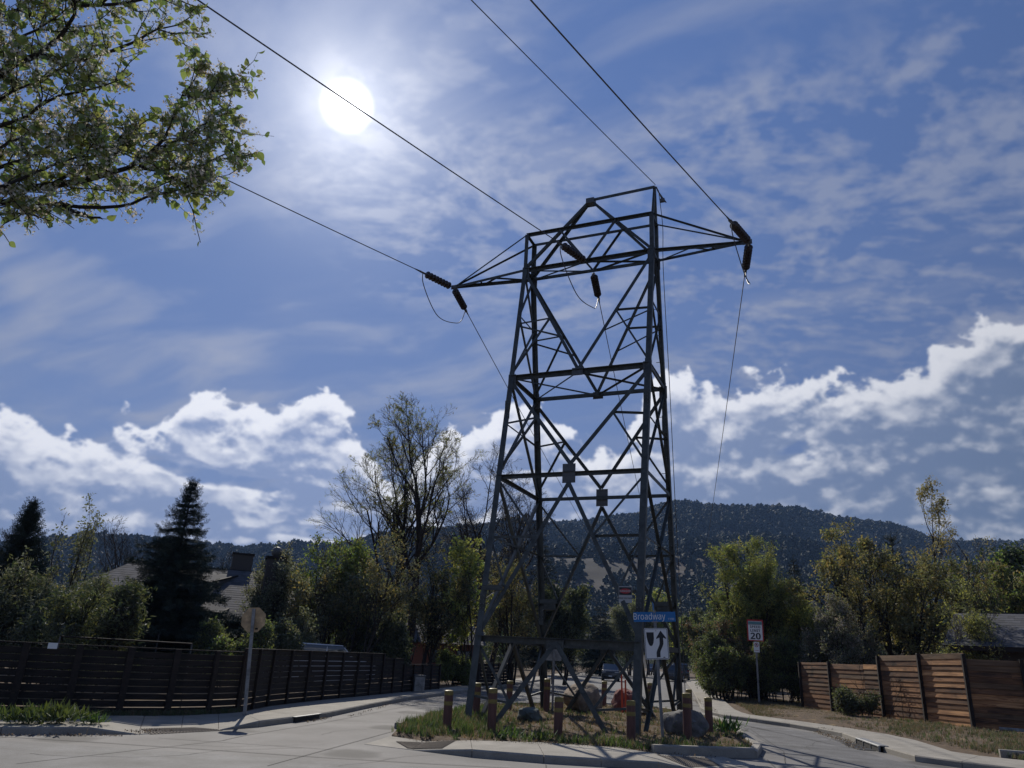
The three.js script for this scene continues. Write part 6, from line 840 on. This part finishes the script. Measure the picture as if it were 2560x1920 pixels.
  // leaves: the nearest and largest singly, the rest together
  const shape = (len, wid) => { const v = [], rib = (t) => V(0, len * t, -0.12 * len * t * t), half = (t) => wid * 0.5 * Math.sin(Math.PI * Math.pow(t, 0.72)) ; const K = 7; for (let k = 0; k < K; k++) { const a = k / K, b = (k + 1) / K, A = rib(a), B = rib(b); for (const s of [-1, 1]) { const wa = half(a), wb = half(b), P = V(s * wa, A.y, A.z + wa * 0.35), Q = V(s * wb, B.y, B.z + wb * 0.35); if (s > 0) v.push(...A.toArray(), ...P.toArray(), ...Q.toArray(), ...A.toArray(), ...Q.toArray(), ...B.toArray()); else v.push(...A.toArray(), ...Q.toArray(), ...P.toArray(), ...A.toArray(), ...B.toArray(), ...Q.toArray()); } } v.push(-0.0012, -0.025, 0, 0.0012, -0.025, 0, 0, 0, 0); return tris(v); };
  const leaf = shape(0.059, 0.041), all = [];
  for (const [p, q, d] of twigs) { const n = r() < 0.5 ? 2 : 1; for (let i = 0; i < n; i++) { const c = p.clone().lerp(q, r()), ax = d.clone().applyAxisAngle(d.clone().cross(rv()).normalize(), 0.6 + r() * 0.9).addScaledVector(Y, -0.35).normalize(); all.push([c, ax, 0.6 + r() * 0.65]); } }
  const lm = [[0.25, 0.33, 0.085], [0.18, 0.25, 0.07], [0.33, 0.37, 0.10]].map((c) => new THREE.MeshPhysicalMaterial({ color: rgb(...c), roughness: 0.8, transmission: 0.58, thickness: 0, side: THREE.DoubleSide }));
  const eye = camera.position.clone().sub(o); all.sort((a, b) => a[0].distanceTo(eye) / a[2] - b[0].distanceTo(eye) / b[2]);
  const ms = [], cs = []; let singles = 0;
  all.forEach(([c, ax, s], i) => { const qn = new THREE.Quaternion().setFromUnitVectors(Y, ax).multiply(new THREE.Quaternion().setFromAxisAngle(Y, r() * 6.28)); const wpos = c.clone().add(o); const v = wpos.clone().project(camera); const seen = Math.abs(v.x) < 1 && Math.abs(v.y) < 1; if (seen && singles < 290) { const m = part(g, 'leaf', leaf, lm[i % 3]); m.position.copy(c); m.quaternion.copy(qn); m.scale.setScalar(s); singles++; } else { ms.push(new THREE.Matrix4().compose(c, qn, V(s, s, s))); cs.push(tint(r, [[0.25, 0.33, 0.085], [0.18, 0.25, 0.07], [0.33, 0.37, 0.10]][i % 3], 0.25)); } });
  instanced(g, 'foliage', leaf, new THREE.MeshPhysicalMaterial({ color: rgb(1, 1, 1), roughness: 0.8, transmission: 0.58, thickness: 0, side: THREE.DoubleSide }), ms, cs);
  // spent blossom: bunches of small pale flowers on thin stalks
  const petal = (a) => tris([0, 0, 0, 0.004, 0.006, 0.002, 0, 0.012, 0.003, 0, 0, 0, 0, 0.012, 0.003, -0.004, 0.006, 0.002]).rotateX(0.5).rotateZ(a);
  const flower = merged([0, 1, 2, 3, 4].map((k) => petal(k * 1.2566))), bunch = (() => { const gs = []; for (let k = 0; k < 9; k++) { const d = V(r() - 0.5, r() - 0.2, r() - 0.5).normalize(), L = 0.025 + r() * 0.03; const f = flower.clone(); f.applyQuaternion(new THREE.Quaternion().setFromUnitVectors(V(0, 0, 1), d)); f.translate(d.x * L, d.y * L, d.z * L); gs.push(f); const sd = d.clone().cross(Y).normalize().multiplyScalar(0.0012); gs.push(tris([sd.x, sd.y, sd.z, -sd.x, -sd.y, -sd.z, d.x * L, d.y * L, d.z * L])); } return merged(gs); })();
  const bm = [], bc = []; for (const [p, q] of twigs) if (r() < 0.62) { bm.push(scatterMat(p.clone().lerp(q, r()), r, 0.8 + r() * 0.6)); bc.push(tint(r, r() < 0.75 ? [0.74, 0.72, 0.66] : [0.3, 0.28, 0.16], 0.2)); }
  instanced(g, 'blossom', bunch, petalMat, bm, bc);
}
renderer.render(scene, camera);
